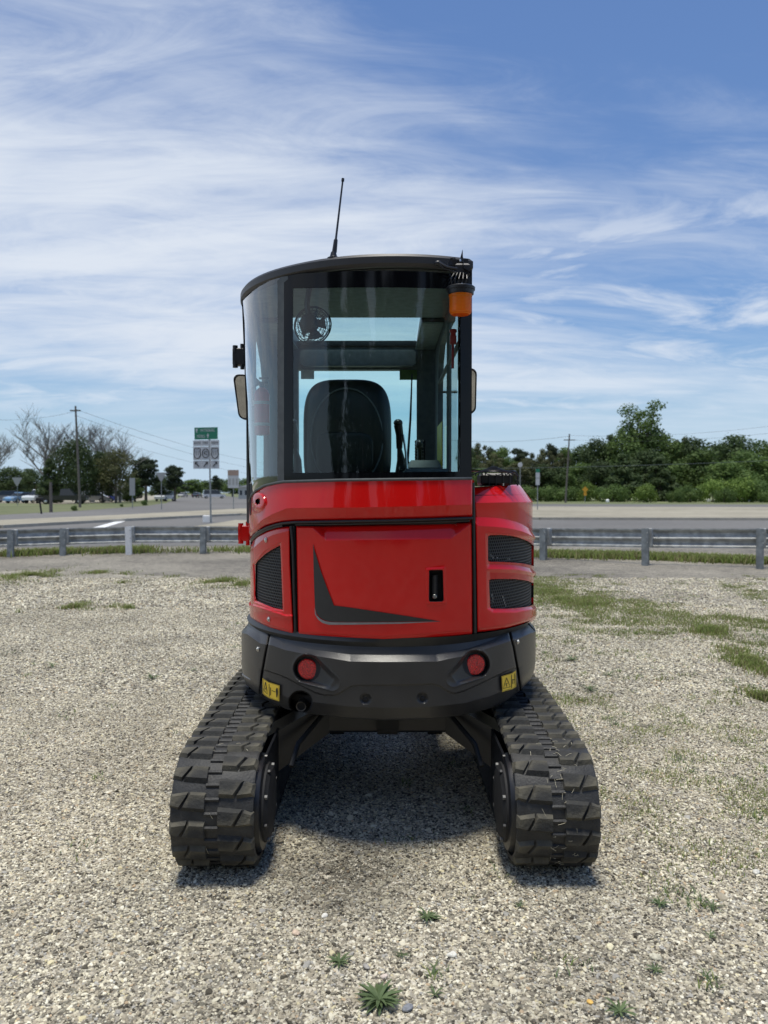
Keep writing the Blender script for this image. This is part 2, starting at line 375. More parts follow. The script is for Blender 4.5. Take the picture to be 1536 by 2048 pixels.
# median: a kerbed island (real step), then the far carriageway
def slab(name, poly, z0, z1, m):
    mb = MB(); mb.prism(poly, z0, z1); o = mb.build(name, m, smooth=0); o['kind'] = 'structure'; return o
slab('median', gp([(-1500, 1033), (0, 1040), (250, 1029), (480, 1017), (800, 1014), (1080, 1013), (1536, 1014), (3200, 1015), (3200, 1038), (1536, 1035.5), (1080, 1034.5), (800, 1031), (480, 1026.5), (250, 1037), (0, 1050), (-1500, 1044)], .12)[::-1], -.01, .12, G_med)
mbk = MB()
kp = [gnd(a, b, .13) for a, b in [(-1500, 1044.2), (0, 1050.4), (250, 1037.3), (480, 1026.8), (800, 1031.3), (1080, 1034.9), (1536, 1036), (3200, 1038.4)]]
for i in range(len(kp)-1):
    (x0, y0), (x1, y1) = kp[i], kp[i+1]; L = math.hypot(x1-x0, y1-y0); nx, ny = (y1-y0)/L*.16, -(x1-x0)/L*.16
    mbk.prism([(x0, y0), (x0+nx, y0+ny), (x1+nx, y1+ny), (x1, y1)][::-1], -.01, .135)
mbk.build('kerb', G_kerb, smooth=0)['kind'] = 'structure'
sheet('far_road', gp([(-1500, 1026), (0, 1029), (170, 1021), (330, 1007), (372, 990.5), (384, 990), (398, 990), (440, 991), (480, 995), (700, 1003), (1080, 1008), (1536, 1009), (3600, 1010), (3600, 1015), (1536, 1014), (1080, 1013), (800, 1014), (480, 1017), (250, 1029), (0, 1040), (-1500, 1033)], .010), .010, G_road)
sheet('car_park', gp([(-800, 999), (0, 1006), (120, 1008), (200, 1006), (300, 1000), (330, 996), (330, 991), (0, 992), (-800, 992)], .012), .012, G_med)
sheet('lane_marking', gp([(183, 1056), (206, 1056), (252, 1042), (234, 1042)], .014), .014, M['white'])
# narrow apron tongue under the route sign
sheet('traffic_island', gp([(372, 1055), (420, 1048), (470, 1040), (700, 1040), (800, 1052), (800, 1056)], .016), .016, G_med)

# ------------------------------------------------------------ gravel stones (uncountable: one object)
def stone_field():
    P = []; S = []
    def band(y0, y1, dens, s0, s1, edge=.60):
        A = edge*(y1*y1-y0*y0)+.0; n = int(A*dens)
        y = np.sqrt(rng.uniform(y0*y0, y1*y1, n)); x = rng.uniform(-edge, edge, n)*y
        s = s0*(s1/s0)**(rng.random(n)**2.2); P.append(np.c_[x, y, np.full(n, .0)+s*.10]); S.append(s)
    band(1.75, 3.3, 22000, .0021, .0060)
    band(1.75, 3.3, 420, .006, .010)
    band(3.3, 5.5, 12500, .0028, .0070)
    band(5.5, 9.5, 4200, .0050, .0095)
    band(9.5, 13.0, 1300, .009, .015)
    band(1.75, 6, 12, .010, .018)
    P = np.concatenate(P); S = np.concatenate(S)
    me = bpy.data.meshes.new('gravel_stones'); me.vertices.add(len(P)); me.vertices.foreach_set('co', P.astype(np.float32).ravel())
    a = me.attributes.new('s', 'FLOAT', 'POINT'); a.data.foreach_set('value', S.astype(np.float32))
    o = link('gravel_stones', me); o['kind'] = 'stuff'
    tag(o, 'cream, tan and grey gravel stones covering the lot around the excavator', 'gravel')
    g = bpy.data.node_groups.new('scatter_stones', 'GeometryNodeTree')
    g.interface.new_socket('Geometry', in_out='INPUT', socket_type='NodeSocketGeometry'); g.interface.new_socket('Geometry', in_out='OUTPUT', socket_type='NodeSocketGeometry')
    n, l = g.nodes, g.links; gi = n.new('NodeGroupInput'); go = n.new('NodeGroupOutput')
    jn = n.new('GeometryNodeJoinGeometry')
    for k in range(6):
        ico = n.new('GeometryNodeMeshIcoSphere'); ico.inputs['Subdivisions'].default_value = 2; ico.inputs['Radius'].default_value = 1
        no = n.new('ShaderNodeTexNoise'); no.noise_dimensions = '4D'; no.inputs['W'].default_value = k*3.7; no.inputs['Scale'].default_value = .85; no.inputs['Detail'].default_value = 1
        sub = n.new('ShaderNodeVectorMath'); sub.operation = 'SUBTRACT'; sub.inputs[1].default_value = (.5, .5, .5); l.new(no.outputs['Color'], sub.inputs[0])
        sc = n.new('ShaderNodeVectorMath'); sc.operation = 'SCALE'; sc.inputs['Scale'].default_value = 1.9; l.new(sub.outputs[0], sc.inputs[0])
        sp = n.new('GeometryNodeSetPosition'); l.new(ico.outputs[0], sp.inputs[0]); l.new(sc.outputs[0], sp.inputs['Offset'])
        tr = n.new('GeometryNodeTransform'); tr.inputs['Scale'].default_value = (1.25, .75+.07*k, .55+.04*k); l.new(sp.outputs[0], tr.inputs[0])
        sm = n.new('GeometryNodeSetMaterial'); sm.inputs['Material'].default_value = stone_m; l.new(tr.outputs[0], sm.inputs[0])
        ti = n.new('GeometryNodeGeometryToInstance'); l.new(sm.outputs[0], ti.inputs[0]); l.new(ti.outputs[0], jn.inputs[0])
    ip = n.new('GeometryNodeInstanceOnPoints'); l.new(gi.outputs[0], ip.inputs['Points']); l.new(jn.outputs[0], ip.inputs['Instance']); ip.inputs['Pick Instance'].default_value = True
    ri = n.new('FunctionNodeRandomValue'); ri.data_type = 'INT'; ri.inputs['Min'].default_value = 0; ri.inputs['Max'].default_value = 5
    for x in ri.outputs:
        if x.type == 'INT' and x.enabled: l.new(x, ip.inputs['Instance Index'])
    rr = n.new('FunctionNodeRandomValue'); rr.data_type = 'FLOAT_VECTOR'; rr.inputs['Min'].default_value = (-.5, -.5, 0); rr.inputs['Max'].default_value = (.5, .5, 6.28)
    l.new(rr.outputs[0], ip.inputs['Rotation'])
    na = n.new('GeometryNodeInputNamedAttribute'); na.data_type = 'FLOAT'; na.inputs[0].default_value = 's'; l.new(na.outputs[0], ip.inputs['Scale'])
    l.new(ip.outputs[0], go.inputs[0])
    md = o.modifiers.new('scatter', 'NODES'); md.node_group = g
def stone_mat():
    m, n, l, b = nt('gravel_stone'); oi = n.new('ShaderNodeObjectInfo')
    r = n.new('ShaderNodeValToRGB'); e = r.color_ramp.elements; r.color_ramp.interpolation = 'CONSTANT'
    cols = [(0, (0.085, 0.075, 0.055)), (0.12, (0.234, 0.215, 0.165)), (0.26, (0.376, 0.331, 0.244)), (0.42, (0.49, 0.438, 0.328)), (0.58, (0.602, 0.549, 0.406)), (0.72, (0.734, 0.678, 0.516)), (0.82, (0.404, 0.387, 0.341)), (0.885, (0.818, 0.772, 0.617)), (0.955, (0.508, 0.387, 0.249)), (0.98, (0.659, 0.584, 0.368))]
    e[0].color = (*cols[0][1], 1); e[1].position = cols[1][0]; e[1].color = (*cols[1][1], 1)
    for p, c in cols[2:]: e.new(p).color = (*c, 1)
    l.new(oi.outputs['Random'], r.inputs[0])
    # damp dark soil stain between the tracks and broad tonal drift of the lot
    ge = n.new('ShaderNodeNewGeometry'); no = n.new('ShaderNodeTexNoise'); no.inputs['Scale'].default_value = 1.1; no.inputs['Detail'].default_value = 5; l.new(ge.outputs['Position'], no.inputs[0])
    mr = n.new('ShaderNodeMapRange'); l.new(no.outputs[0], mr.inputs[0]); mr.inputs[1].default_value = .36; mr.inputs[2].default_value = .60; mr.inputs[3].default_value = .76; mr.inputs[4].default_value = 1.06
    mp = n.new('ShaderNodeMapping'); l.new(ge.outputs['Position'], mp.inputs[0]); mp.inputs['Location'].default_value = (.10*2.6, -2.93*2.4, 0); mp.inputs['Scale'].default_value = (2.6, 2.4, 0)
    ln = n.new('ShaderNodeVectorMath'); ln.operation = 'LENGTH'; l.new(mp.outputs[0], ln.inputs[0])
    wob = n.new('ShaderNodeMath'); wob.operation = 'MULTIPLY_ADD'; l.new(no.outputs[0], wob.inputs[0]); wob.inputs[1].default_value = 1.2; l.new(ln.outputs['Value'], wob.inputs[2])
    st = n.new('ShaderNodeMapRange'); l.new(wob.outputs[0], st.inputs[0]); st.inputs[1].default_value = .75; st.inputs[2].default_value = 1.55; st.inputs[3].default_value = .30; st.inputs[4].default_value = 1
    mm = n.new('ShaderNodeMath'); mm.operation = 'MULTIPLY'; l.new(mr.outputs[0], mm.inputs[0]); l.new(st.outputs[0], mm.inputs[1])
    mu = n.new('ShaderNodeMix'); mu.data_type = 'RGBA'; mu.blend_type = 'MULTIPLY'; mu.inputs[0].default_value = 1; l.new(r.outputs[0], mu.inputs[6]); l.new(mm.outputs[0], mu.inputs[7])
    l.new(mu.outputs[2], b.inputs['Base Color']); b.inputs['Roughness'].default_value = .85; b.inputs['Specular IOR Level'].default_value = .3
    return m
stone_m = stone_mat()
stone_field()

# ------------------------------------------------------------ grass and weeds
def blades(name, pts, h, w, mats, lean=.5, midx=None, seg=2):
    """pts (n,3); each blade a bent strip"""
    n = len(pts); a = rng.uniform(0, 6.283, n); hh = h*rng.uniform(.5, 1.25, n) if np.isscalar(h) else h; le = lean*rng.uniform(.3, 1.3, n)*hh
    d = np.c_[np.cos(a), np.sin(a), np.zeros(n)]; s = np.c_[-np.sin(a), np.cos(a), np.zeros(n)]*(w*rng.uniform(.7, 1.3, n)/2)[:, None]
    p = np.asarray(pts, float); up = np.c_[np.zeros(n), np.zeros(n), hh]
    r0 = p; r1 = p+up*.6+d*(le*.3)[:, None]; r2 = p+up+d*le[:, None]
    V = np.stack([r0-s, r0+s, r1-s*.8, r1+s*.8, r2-s*.15, r2+s*.15], 1).reshape(-1, 3)
    b = (np.arange(n)*6)[:, None]; Q = np.concatenate([b+np.array([0, 1, 3, 2]), b+np.array([2, 3, 5, 4])], 0)
    mi = None
    if isinstance(mats, (list, tuple)):
        c = (rng.random(n) < .33).astype(int); mi = np.concatenate([c, c])
    return npmesh(name, V, Q, mats, midx=mi)
def patch(px, py, wx, wy, n):
    """points scattered in an elliptical patch on the ground, given where it lies in the frame"""
    cx, cy = gnd(px, py); x2, _ = gnd(px+wx/2, py); y2 = gnd(px, py-wy/2)[1]
    m = n*3; r = np.abs(rng.normal(0, .75, m)); a = rng.uniform(0, 6.283, m)
    P = np.c_[cx+(x2-cx)*r*np.cos(a), cy+(y2-cy)*r*np.sin(a)*1.3, np.zeros(m)]
    q = np.array([mnoise.fractal(Vector((p[0]*2.2, p[1]*2.2, 5)), 1, 2, 4) for p in P]); k = (q-r*.30) > rng.uniform(-.45, .35, m)
    return P[k][:n]
gp_ = []
for q in [(60, 1152, 130, 20, 2600), (195, 1146, 70, 7, 600), (245, 1148, 50, 5, 260), (330, 1153, 60, 6, 420), (440, 1165, 100, 14, 1500), (480, 1170, 60, 10, 800),
          (150, 1215, 70, 9, 900), (210, 1214, 60, 6, 500), (30, 1226, 60, 5, 350), (260, 1217, 40, 4, 150), (245, 1167, 50, 4, 120), (640, 1170, 200, 20, 1200), (800, 1176, 250, 30, 2000),
          (1110, 1190, 100, 40, 2600), (1180, 1205, 90, 18, 900), (1410, 1262, 120, 16, 1500), (1505, 1250, 80, 16, 700),
          (1500, 1325, 100, 40, 2600), (1535, 1400, 60, 24, 900)]:
    gp_.append(patch(*q))
gp_ = np.concatenate(gp_)
o = link('grass', blades('grass', gp_, .05, .007, [M['grass'], M['grassdry']], .8)); o['kind'] = 'stuff'
tag(o, 'short green grass growing in patches through the gravel', 'grass')
# verge behind and between the guardrail posts
vp = []
for a, b, c, d, n in [(0, 1112, 125, 1107, 1500), (125, 1107, 180, 1105, 350), (190, 1106, 257, 1103, 1300), (257, 1103, 300, 1104, 900), (300, 1105, 480, 1102, 420), (1088, 1112, 1290, 1116, 5600), (1290, 1117, 1536, 1126, 6000), (480, 1102, 1085, 1112, 4200)]:
    x0, y0 = gnd(a, b); x1, y1 = gnd(c, d); t = rng.random(n); vp.append(np.c_[x0+(x1-x0)*t, y0+(y1-y0)*t+rng.normal(0, .30, n), np.full(n, .004)])
vp = np.concatenate(vp)
o = link('verge_grass', blades('verge_grass', vp, .13, .022, [M['grass'], M['grassdry']], .6)); o['kind'] = 'stuff'
tag(o, 'strip of longer grass along the foot of the guardrail', 'grass')
# thin irregular grass spreading from beside the machine to the right edge, thinning into the stones
def field(n, y0, y1, f0, f1, thr, h, w, nm, label, dens, mats):
    yy = np.sqrt(rng.uniform(y0*y0, y1*y1, n)); xx = yy*rng.uniform(f0, f1, n); keep = np.zeros(n, bool); rr = rng.random(n)
    for i in range(n):
        x, y = xx[i], yy[i]; q = mnoise.fractal(Vector((x*.55, y*.42, 1.3)), 1, 2, 3)*.9+mnoise.fractal(Vector((x*3.1, y*3.1, 8)), .9, 2, 3)*.8
        keep[i] = rr[i] < np.clip((q-thr+dens(x, y))*1.1, 0, .9)**1.4
    P = np.c_[xx, yy, np.zeros(n)][keep]; o = link(nm, blades(nm, P, h, w, mats, 1.1)); o['kind'] = 'stuff'; tag(o, label, 'grass')
def dens_mid(x, y):
    d = .30*math.exp(-((x-2.6)/1.1)**2-((y-9.6)/1.7)**2)+.40*math.exp(-((x-2.35)/.55)**2-((y-10.9)/1.0)**2)
    d += .35*math.exp(-((x-4.0)/1.0)**2-((y-8.6)/.5)**2)+.38*math.exp(-((x-3.2)/.45)**2-((y-6.9)/.7)**2)+.3*math.exp(-((x-2.9)/.25)**2-((y-5.6)/.4)**2)
    return d
field(170000, 5.2, 13.5, .11, .54, -.03, .030, .0055, 'spreading_grass', 'thin grass spreading over the gravel right of the excavator', dens_mid, [M['grass'], M['grassdry']])
field(60000, 2.4, 5.6, .06, .54, .0, .015, .0034, 'sparse_grass', 'sparse mossy grass blades among the stones at the lower right', lambda x, y: .10*min(1, max(0, (x-.5))), [M['grass'], M['grassdry'], M['weed']])
# small mossy weeds dotted among the stones (uncountable)
sw = []
for k in range(150):
    y = math.sqrt(rng.uniform(2.2**2, 8.5**2)); x = y*rng.uniform(.02, .52)
    if k < 22: x = y*rng.uniform(-.5, .05)
    n = int(rng.uniform(6, 34)); r_ = rng.uniform(.012, .045); sw.append(np.c_[x+rng.normal(0, r_, n), y+rng.normal(0, r_, n), np.zeros(n)])
o = link('small_weeds', blades('small_weeds', np.concatenate(sw), .022, .0048, [M['weed'], M['grass']], 1.3)); o['kind'] = 'stuff'
tag(o, 'small mossy weeds dotted among the foreground stones', 'weed')
def weed(px, py, size, nleaf, label, name='weed', wide=.16, up=.6, group='weeds in the gravel'):
    x, y = gnd(px, py); root = thing(name, label, 'weed', (x, y, 0), group)
    for i in range(nleaf):
        a = 2.4*i+random.uniform(-.3, .3); L = size*random.uniform(.6, 1.1); el = random.uniform(.1, up); w = L*wide*random.uniform(.8, 1.2)
        mb = MB(); ns = 5; v = []
        for k in range(ns+1):
            t = k/ns; r = L*t*math.cos(el*(1-.6*t)); z = .006+L*math.sin(el)*t*(1-.55*t)*1.3; ww = w*math.sin(math.pi*min(1, t*.82+.14))**.8 if k < ns else .0008
            c, s = math.cos(a), math.sin(a)
            v += [(c*r-s*ww/2, s*r+c*ww/2, z+ww*.18), (c*r, s*r, z), (c*r+s*ww/2, s*r-c*ww/2, z+ww*.18)]
        f = []
        for k in range(ns): f += [(k*3, k*3+1, k*3+4, k*3+3), (k*3+1, k*3+2, k*3+5, k*3+4)]
        mb.add(v, f); mb.build('leaf', M['weed'], root, local=True)
weed(758, 2006, .070, 60, 'large broad-leaved weed rosette in the gravel at the bottom centre', 'weed_rosette', .155, .75)
weed(678, 1928, .045, 20, 'small leafy weed just above left of the big rosette')
weed(855, 1838, .05, 22, 'leafy weed in the gravel in front of the gap between the tracks')
weed(870, 1993, .04, 9, 'sparse little weed right of the big rosette')
weed(805, 1915, .03, 10, 'tiny weed directly above the big rosette', wide=.12)
weed(1320, 1812, .045, 16, 'dark green weed in the gravel right of the excavator track')
weed(1425, 1818, .05, 14, 'straggly weed nearest the right edge in the foreground gravel', wide=.1)
weed(1310, 1945, .035, 14, 'bright green weed among pale stones at the lower right')
weed(1240, 2028, .05, 16, 'leafy weed cut by the bottom edge, right of centre')
weed(1420, 1875, .03, 12, 'small mossy weed below the straggly one at the right', wide=.12)
weed(1040, 1815, .03, 10, 'small weed just in front of the right track', wide=.1)
weed(1145, 1322, .10, 26, 'dark green weed tuft beside the counterweight on the right', wide=.08, up=1.1)
weed(1180, 1382, .09, 24, 'dark green weed tuft right of the rear of the right track', wide=.08, up=1.1)
weed(1218, 1352, .08, 18, 'middle weed tuft of the three right of the machine', wide=.08, up=1.1)
weed(105, 1335, .09, 14, 'lone weed on the gravel at the far left of the lot', wide=.08, up=1.0)
weed(68, 1330, .05, 10, 'very small weed left of the lone weed', wide=.08, up=1.0)
weed(305, 1358, .10, 16, 'low spreading weed on the gravel left of the left track', wide=.08, up=.7)

# a few larger stones lying loose on the gravel
def loose_stone(px, py, r, col, label, seed):
    x, y = gnd(px, py); mb = MB(); mb.sphere((0, 0, 0), r*1.2, r*.85, r*.6, 12, 8)
    mb.v = [tuple(Vector(v)*(1+.35*mnoise.noise(Vector(v)/r*.9+Vector((seed*7.1, 0, 0))))) for v in mb.v]
    o = mb.build('loose_stone', mat('stone_'+str(seed), col, .85, var=.2, vscale=120, bump=.3), smooth=38); o.location = (x, y, r*.35); o.rotation_euler = (0, 0, seed*1.3)
    tag(o, label, 'stone')
loose_stone(650, 1833, .012, (.72, .70, .63), 'round white stone, the largest left of the gap between the weeds', 1)
loose_stone(592, 1868, .013, (.62, .48, .36), 'pinkish tan stone left of the small leafy weed', 2)
loose_stone(815, 2020, .015, (.22, .23, .25), 'blue-grey stone touching the right side of the big rosette', 3)
loose_stone(733, 1936, .012, (.36, .34, .31), 'oblong grey stone above the big rosette', 4)
loose_stone(905, 1912, .014, (.70, .68, .60), 'flat pale stone right of the small weeds', 5)
loose_stone(1220, 1896, .013, (.74, .68, .46), 'pale yellow stone in the lower right gravel', 6)
loose_stone(1312, 1918, .015, (.55, .52, .40), 'squarish tan stone beside the bright green weed', 7)
loose_stone(1512, 1747, .016, (.66, .64, .57), 'white stone near the right edge in front of the track', 8)
loose_stone(1180, 2006, .009, (.72, .45, .12), 'small orange stone near the bottom right', 9)
loose_stone(768, 1955, .010, (.66, .56, .48), 'round pinkish stone right above the big rosette', 10)
# ============================================================ EXCAVATOR
EX = thing('excavator', 'red compact tracked excavator seen from behind, parked on the gravel', 'excavator', (.02, 3.8, 0))
YC = 3.8
class Ell:
    """upright elliptical shell round the swing axis: the plan shape of the body"""
    def __init__(s, xc, a, b, ta=0.0): s.xc, s.a, s.b, s.ta = xc, a, b, ta
    def A(s, z): return s.a+s.ta*(z-1.45)
    def hit(s, px, py, off=0.0):
        """angle and height at which the sight line through a photo point meets the shell"""
        a_, b_, c_ = ray(px, py); z = np.full(np.shape(a_), 1.4)
        for _ in range(3 if s.ta else 1):
            A = s.A(z)+off; B = s.b+off
            qa = (a_/A)**2+(b_/B)**2; qb = -2*(a_*s.xc/A**2+b_*YC/B**2); qc = (s.xc/A)**2+(YC/B)**2-1
            disc = np.maximum(qb*qb-4*qa*qc, 0); t = (-qb-np.sqrt(disc))/(2*qa); z = H+t*c_
        x, y = t*a_, t*b_
        return np.arctan2((x-s.xc)/A, -(y-YC)/B), z
    def P(s, th, z, off=0.0):
        return np.stack([s.xc+(s.A(z)+off)*np.sin(th), YC-(s.b+off)*np.cos(th), z+0*th], -1)
    def pt(s, px, py, off=0.0):
        th, z = s.hit(px, py, off); return Vector([float(q) for q in s.P(th, z, off)])
E_RED = Ell(.045, .695, .745); E_CW = Ell(.022, .685, .735); E_CAB = Ell(.045, .698, .745, .036)
def seg_near(X, Y, lines):
    """nearest point on any feature line"""
    best = np.full(X.shape, 1e9); bx = X.copy(); by = Y.copy()
    for ln in lines:
        for (x0, y0), (x1, y1) in zip(ln[:-1], ln[1:]):
            ux, uy = x1-x0, y1-y0; L = ux*ux+uy*uy or 1e-9; t = np.clip(((X-x0)*ux+(Y-y0)*uy)/L, 0, 1)
            qx, qy = x0+t*ux, y0+t*uy; d = np.hypot(X-qx, Y-qy); k = d < best; best[k] = d[k]; bx[k] = qx[k]; by[k] = qy[k]
    return best, bx, by
def sdist(X, Y, poly):
    """signed distance, positive inside"""
    d, _, _ = seg_near(X, Y, [list(poly)+[poly[0]]]); ins = np.zeros(X.shape, bool); n = len(poly)
    for i in range(n):
        (x0, y0), (x1, y1) = poly[i], poly[(i+1) % n]
        c = ((y0 > Y) != (y1 > Y)) & (X < (x1-x0)*(Y-y0)/((y1-y0) or 1e-9)+x0); ins ^= c
    return np.where(ins, d, -d)
def curve(pts):
    xs = [p[0] for p in pts]; ys = [p[1] for p in pts]
    return lambda x: np.interp(x, xs, ys)
def sstep(a, b, x): t = np.clip((x-a)/(b-a), 0, 1); return t*t*(3-2*t)
def panel(name, L, Rr, top, bot, step, off, ell, mats, parent, feats=(), matf=None, wrapl=0, wrapr=0, rim=.006, rimw=3.0, smooth=12, smoothpts=True, label=None, rims='tblr'):
    """a body panel: the outline L..R / top..bot read off the photo, pushed in and out by off(x, y)"""
    tp = curve(top) if not callable(top) else top; bt = curve(bot) if not callable(bot) else bot
    Lf = curve([(y, x) for x, y in L]) if not np.isscalar(L) else (lambda y: y*0+L)
    Rf = curve([(y, x) for x, y in Rr]) if not np.isscalar(Rr) else (lambda y: y*0+Rr)
    xm = (float(np.mean(Lf(np.array([1000.])))), float(np.mean(Rf(np.array([1000.])))))
    yt = float(tp(np.mean(xm))); yb = float(bt(np.mean(xm)))
    nx = max(2, int((Rf(np.array([(yt+yb)/2]))[0]-Lf(np.array([(yt+yb)/2]))[0])/step)); ny = max(2, int(abs(yb-yt)/step))
    u = np.linspace(0, 1, nx+1)[None, :]; v = np.linspace(0, 1, ny+1)[:, None]
    X = np.broadcast_to(xm[0]+(xm[1]-xm[0])*u, (ny+1, nx+1)).copy(); Y = None
    for _ in range(4):
        Y = tp(X)*(1-v)+bt(X)*v; X = Lf(Y)*(1-u)+Rf(Y)*u
    if feats:
        d, qx, qy = seg_near(X, Y, feats); k = d < step*.52; k[0, :] = k[-1, :] = False; k[:, 0] = k[:, -1] = False
        X[k] = qx[k]; Y[k] = qy[k]
    W = (Rf(Y)-Lf(Y)); Hh = bt(X)-tp(X)
    d = np.full(X.shape, 1e9)
    for c, q in (('l', u*W), ('r', (1-u)*W), ('t', v*Hh), ('b', (1-v)*Hh)):
        if c in rims and not (c == 'l' and wrapl) and not (c == 'r' and wrapr): d = np.minimum(d, q)
    O = off(X, Y) if off else X*0
    O = O-rim*(1-np.clip(d/rimw, 0, 1))**2
    th, z = ell.hit(X, Y, O)
    for w, side in ((wrapl, 0), (wrapr, -1)):
        if not w: continue
        t0 = th[:, side]; tt = np.linspace(0, 1, 9)[1:]; ex = t0[:, None]+(w-t0[:, None])*tt[None, :]
        zx = np.repeat(z[:, side][:, None], 8, 1); ox = np.repeat(O[:, side][:, None], 8, 1)
        xx = np.repeat(X[:, side][:, None], 8, 1); yx = np.repeat(Y[:, side][:, None], 8, 1)
        if side == 0: th = np.c_[ex[:, ::-1], th]; z = np.c_[zx, z]; O = np.c_[ox, O]; X = np.c_[xx, X]; Y = np.c_[yx, Y]
        else: th = np.c_[th, ex]; z = np.c_[z, zx]; O = np.c_[O, ox]; X = np.c_[X, xx]; Y = np.c_[Y, yx]
    P = ell.P(th, z, O); m, n = th.shape
    idx = np.arange(m*n).reshape(m, n); Q = np.stack([idx[:-1, :-1], idx[1:, :-1], idx[1:, 1:], idx[:-1, 1:]], -1).reshape(-1, 4)
    mi = None
    if matf is not None:
        cx = (X[:-1, :-1]+X[1:, 1:])/2; cy = (Y[:-1, :-1]+Y[1:, 1:])/2; mi = matf(cx, cy).astype(int).ravel()
    me = npmesh(name, P.reshape(-1, 3), Q, mats, True, mi); me.set_sharp_from_angle(angle=R(smooth))
    return link(name, me, parent, label=label)
def strip(mb, ell, pts, off, w, mi=0, t=.001):
    """thin ribbon drawn on the shell along photo points"""
    d = []
    for (x0, y0), (x1, y1) in zip(pts[:-1], pts[1:]):
        n = max(1, int(math.hypot(x1-x0, y1-y0)/8))
        for k in range(n): d.append((x0+(x1-x0)*k/n, y0+(y1-y0)*k/n))
    d.append(pts[-1]); V = []; F_ = []
    for i, (x, y) in enumerate(d):
        a, b = d[max(0, i-1)], d[min(len(d)-1, i+1)]; L = math.hypot(b[0]-a[0], b[1]-a[1]) or 1; nx, ny = -(b[1]-a[1])/L*w/2, (b[0]-a[0])/L*w/2
        V += [tuple(ell.pt(x-nx, y-ny, off)), tuple(ell.pt(x+nx, y+ny, off))]
    F_ = [(2*i, 2*i+1, 2*i+3, 2*i+2) for i in range(len(d)-1)]
    mb.add(V, F_, mi)
def poly_on(mb, ell, pts, off, mi=0, sub=6):
    """filled flat shape lying on the shell (fan of small cells)"""
    P = []
    for (x0, y0), (x1, y1) in zip(pts, pts[1:]+pts[:1]):
        n = max(1, int(math.hypot(x1-x0, y1-y0)/sub))
        for k in range(n): P.append((x0+(x1-x0)*k/n, y0+(y1-y0)*k/n))
    from mathutils.geometry import delaunay_2d_cdt
    xs = [p[0] for p in P]; ys = [p[1] for p in P]; inner = []
    gx = np.arange(min(xs)+sub/2, max(xs), sub); gy = np.arange(min(ys)+sub/2, max(ys), sub)
    if len(gx) and len(gy):
        GX, GY = np.meshgrid(gx, gy); k = sdist(GX, GY, P) > sub*.35; inner = list(zip(GX[k], GY[k]))
    n = len(P); r = delaunay_2d_cdt([Vector((float(a), float(b))) for a, b in P+inner], [(i, (i+1) % n) for i in range(n)], [], 1, 1e-4)
    mb.add([tuple(ell.pt(v[0], v[1], off)) for v in r[0]], [tuple(reversed(f)) for f in r[2]], mi)
def tube_on(mb, ell, pts, off, r, n=8, sub=8, mi=0):
    d = []
    for (x0, y0), (x1, y1) in zip(pts[:-1], pts[1:]):
        k_ = max(1, int(math.hypot(x1-x0, y1-y0)/sub))
        for k in range(k_): d.append((x0+(x1-x0)*k/k_, y0+(y1-y0)*k/k_))
    d.append(pts[-1]); mb.tube([ell.pt(x, y, off) for x, y in d], r, n, mi)

# ---- dark inner shell seen through every gap
mb = MB(); ths = np.linspace(-2.2, 2.2, 60); 
V = []
for z in (.57, 1.44):
    for t in ths: V.append(tuple(E_RED.P(np.array(t), np.array(z), -.045)))
n = len(ths); mb.add(V, [(i, i+1, n+i+1, n+i) for i in range(n-1)]+[tuple(range(n-1, -1, -1)), tuple(range(n, 2*n))])
mb.build('body_core', M['void'], EX)

# ---- rear door
def clampd(X, Y, a, b, c, d):
    return 0
dl = curve([(590, 1056), (625, 1056), (652, 1081), (902, 1078), (941, 1048)])
dtop = [(588, 1052), (625, 1052.5), (700, 1051), (768, 1050), (850, 1048), (944, 1045)]
dbot = [(588, 1272), (640, 1276), (700, 1279), (768, 1281), (830, 1279.5), (900, 1274), (946, 1268)]
hand = [(858, 1142), (860, 1140), (884, 1139.5), (886, 1141.5), (887.5, 1201), (885, 1203.5), (860, 1204), (857.5, 1201)]
hfr = [(854, 1139), (888, 1136), (891, 1206), (856, 1208)]
def door_off(X, Y):
    L = dl(X); T = curve(dtop)(X); t = np.clip((L-Y)/np.maximum(L-T, 1), 0, 1)
    o = -.036*t*np.clip((L-T)/26, .25, 1)
    side = np.clip((X-590)/4, 0, 1)
    o = o+.0035*sstep(0, 5, sdist(X, Y, hfr)+4)-.045*sstep(.3, 2.4, sdist(X, Y, hand))
    low = curve([(588, 1262), (768, 1270), (946, 1258)])(X)
    return o-.010*np.clip((Y-low)/11, 0, 1)**2
door = panel('rear_door', [(592.5, 1045), (594.5, 1160), (597, 1285)], [(942.5, 1040), (944, 1160), (944.5, 1280)], dtop, dbot, 1.9, door_off, E_RED, [M['red'], M['matte']], EX,
      feats=[[(590, 1056), (625, 1056), (652, 1081), (902, 1078), (941, 1048)], hand+[hand[0]], [(588, 1262), (768, 1270), (946, 1258)], [(625, 1053), (625, 1056)]],
      matf=lambda X, Y: sdist(X, Y, hand) > .2, rim=.006)
mb = MB(); tube_on(mb, E_RED, [(869, 1196), (869, 1150)], -.018, .013, 10); mb.build('door_handle', M['black'], door)
c = E_RED.pt(869, 1193, -.004); mb = MB(); mb.lathe(c, (0, -1, .1), [(-.02, .009), (0, .009), (.002, .007)], 14); mb.lathe(c, (0, -1, .1), [(.002, .0035), (.004, .003)], 8); mb.build('door_lock', M['steel'], door)
st = [(626, 1087), (629, 1100), (641, 1140), (655, 1178), (668, 1211), (700, 1215), (760, 1224), (820, 1233), (882, 1243), (800, 1243.5), (700, 1244), (663, 1243.5), (651, 1241), (641, 1236), (634, 1228), (630, 1217), (628.5, 1180), (627, 1130)]
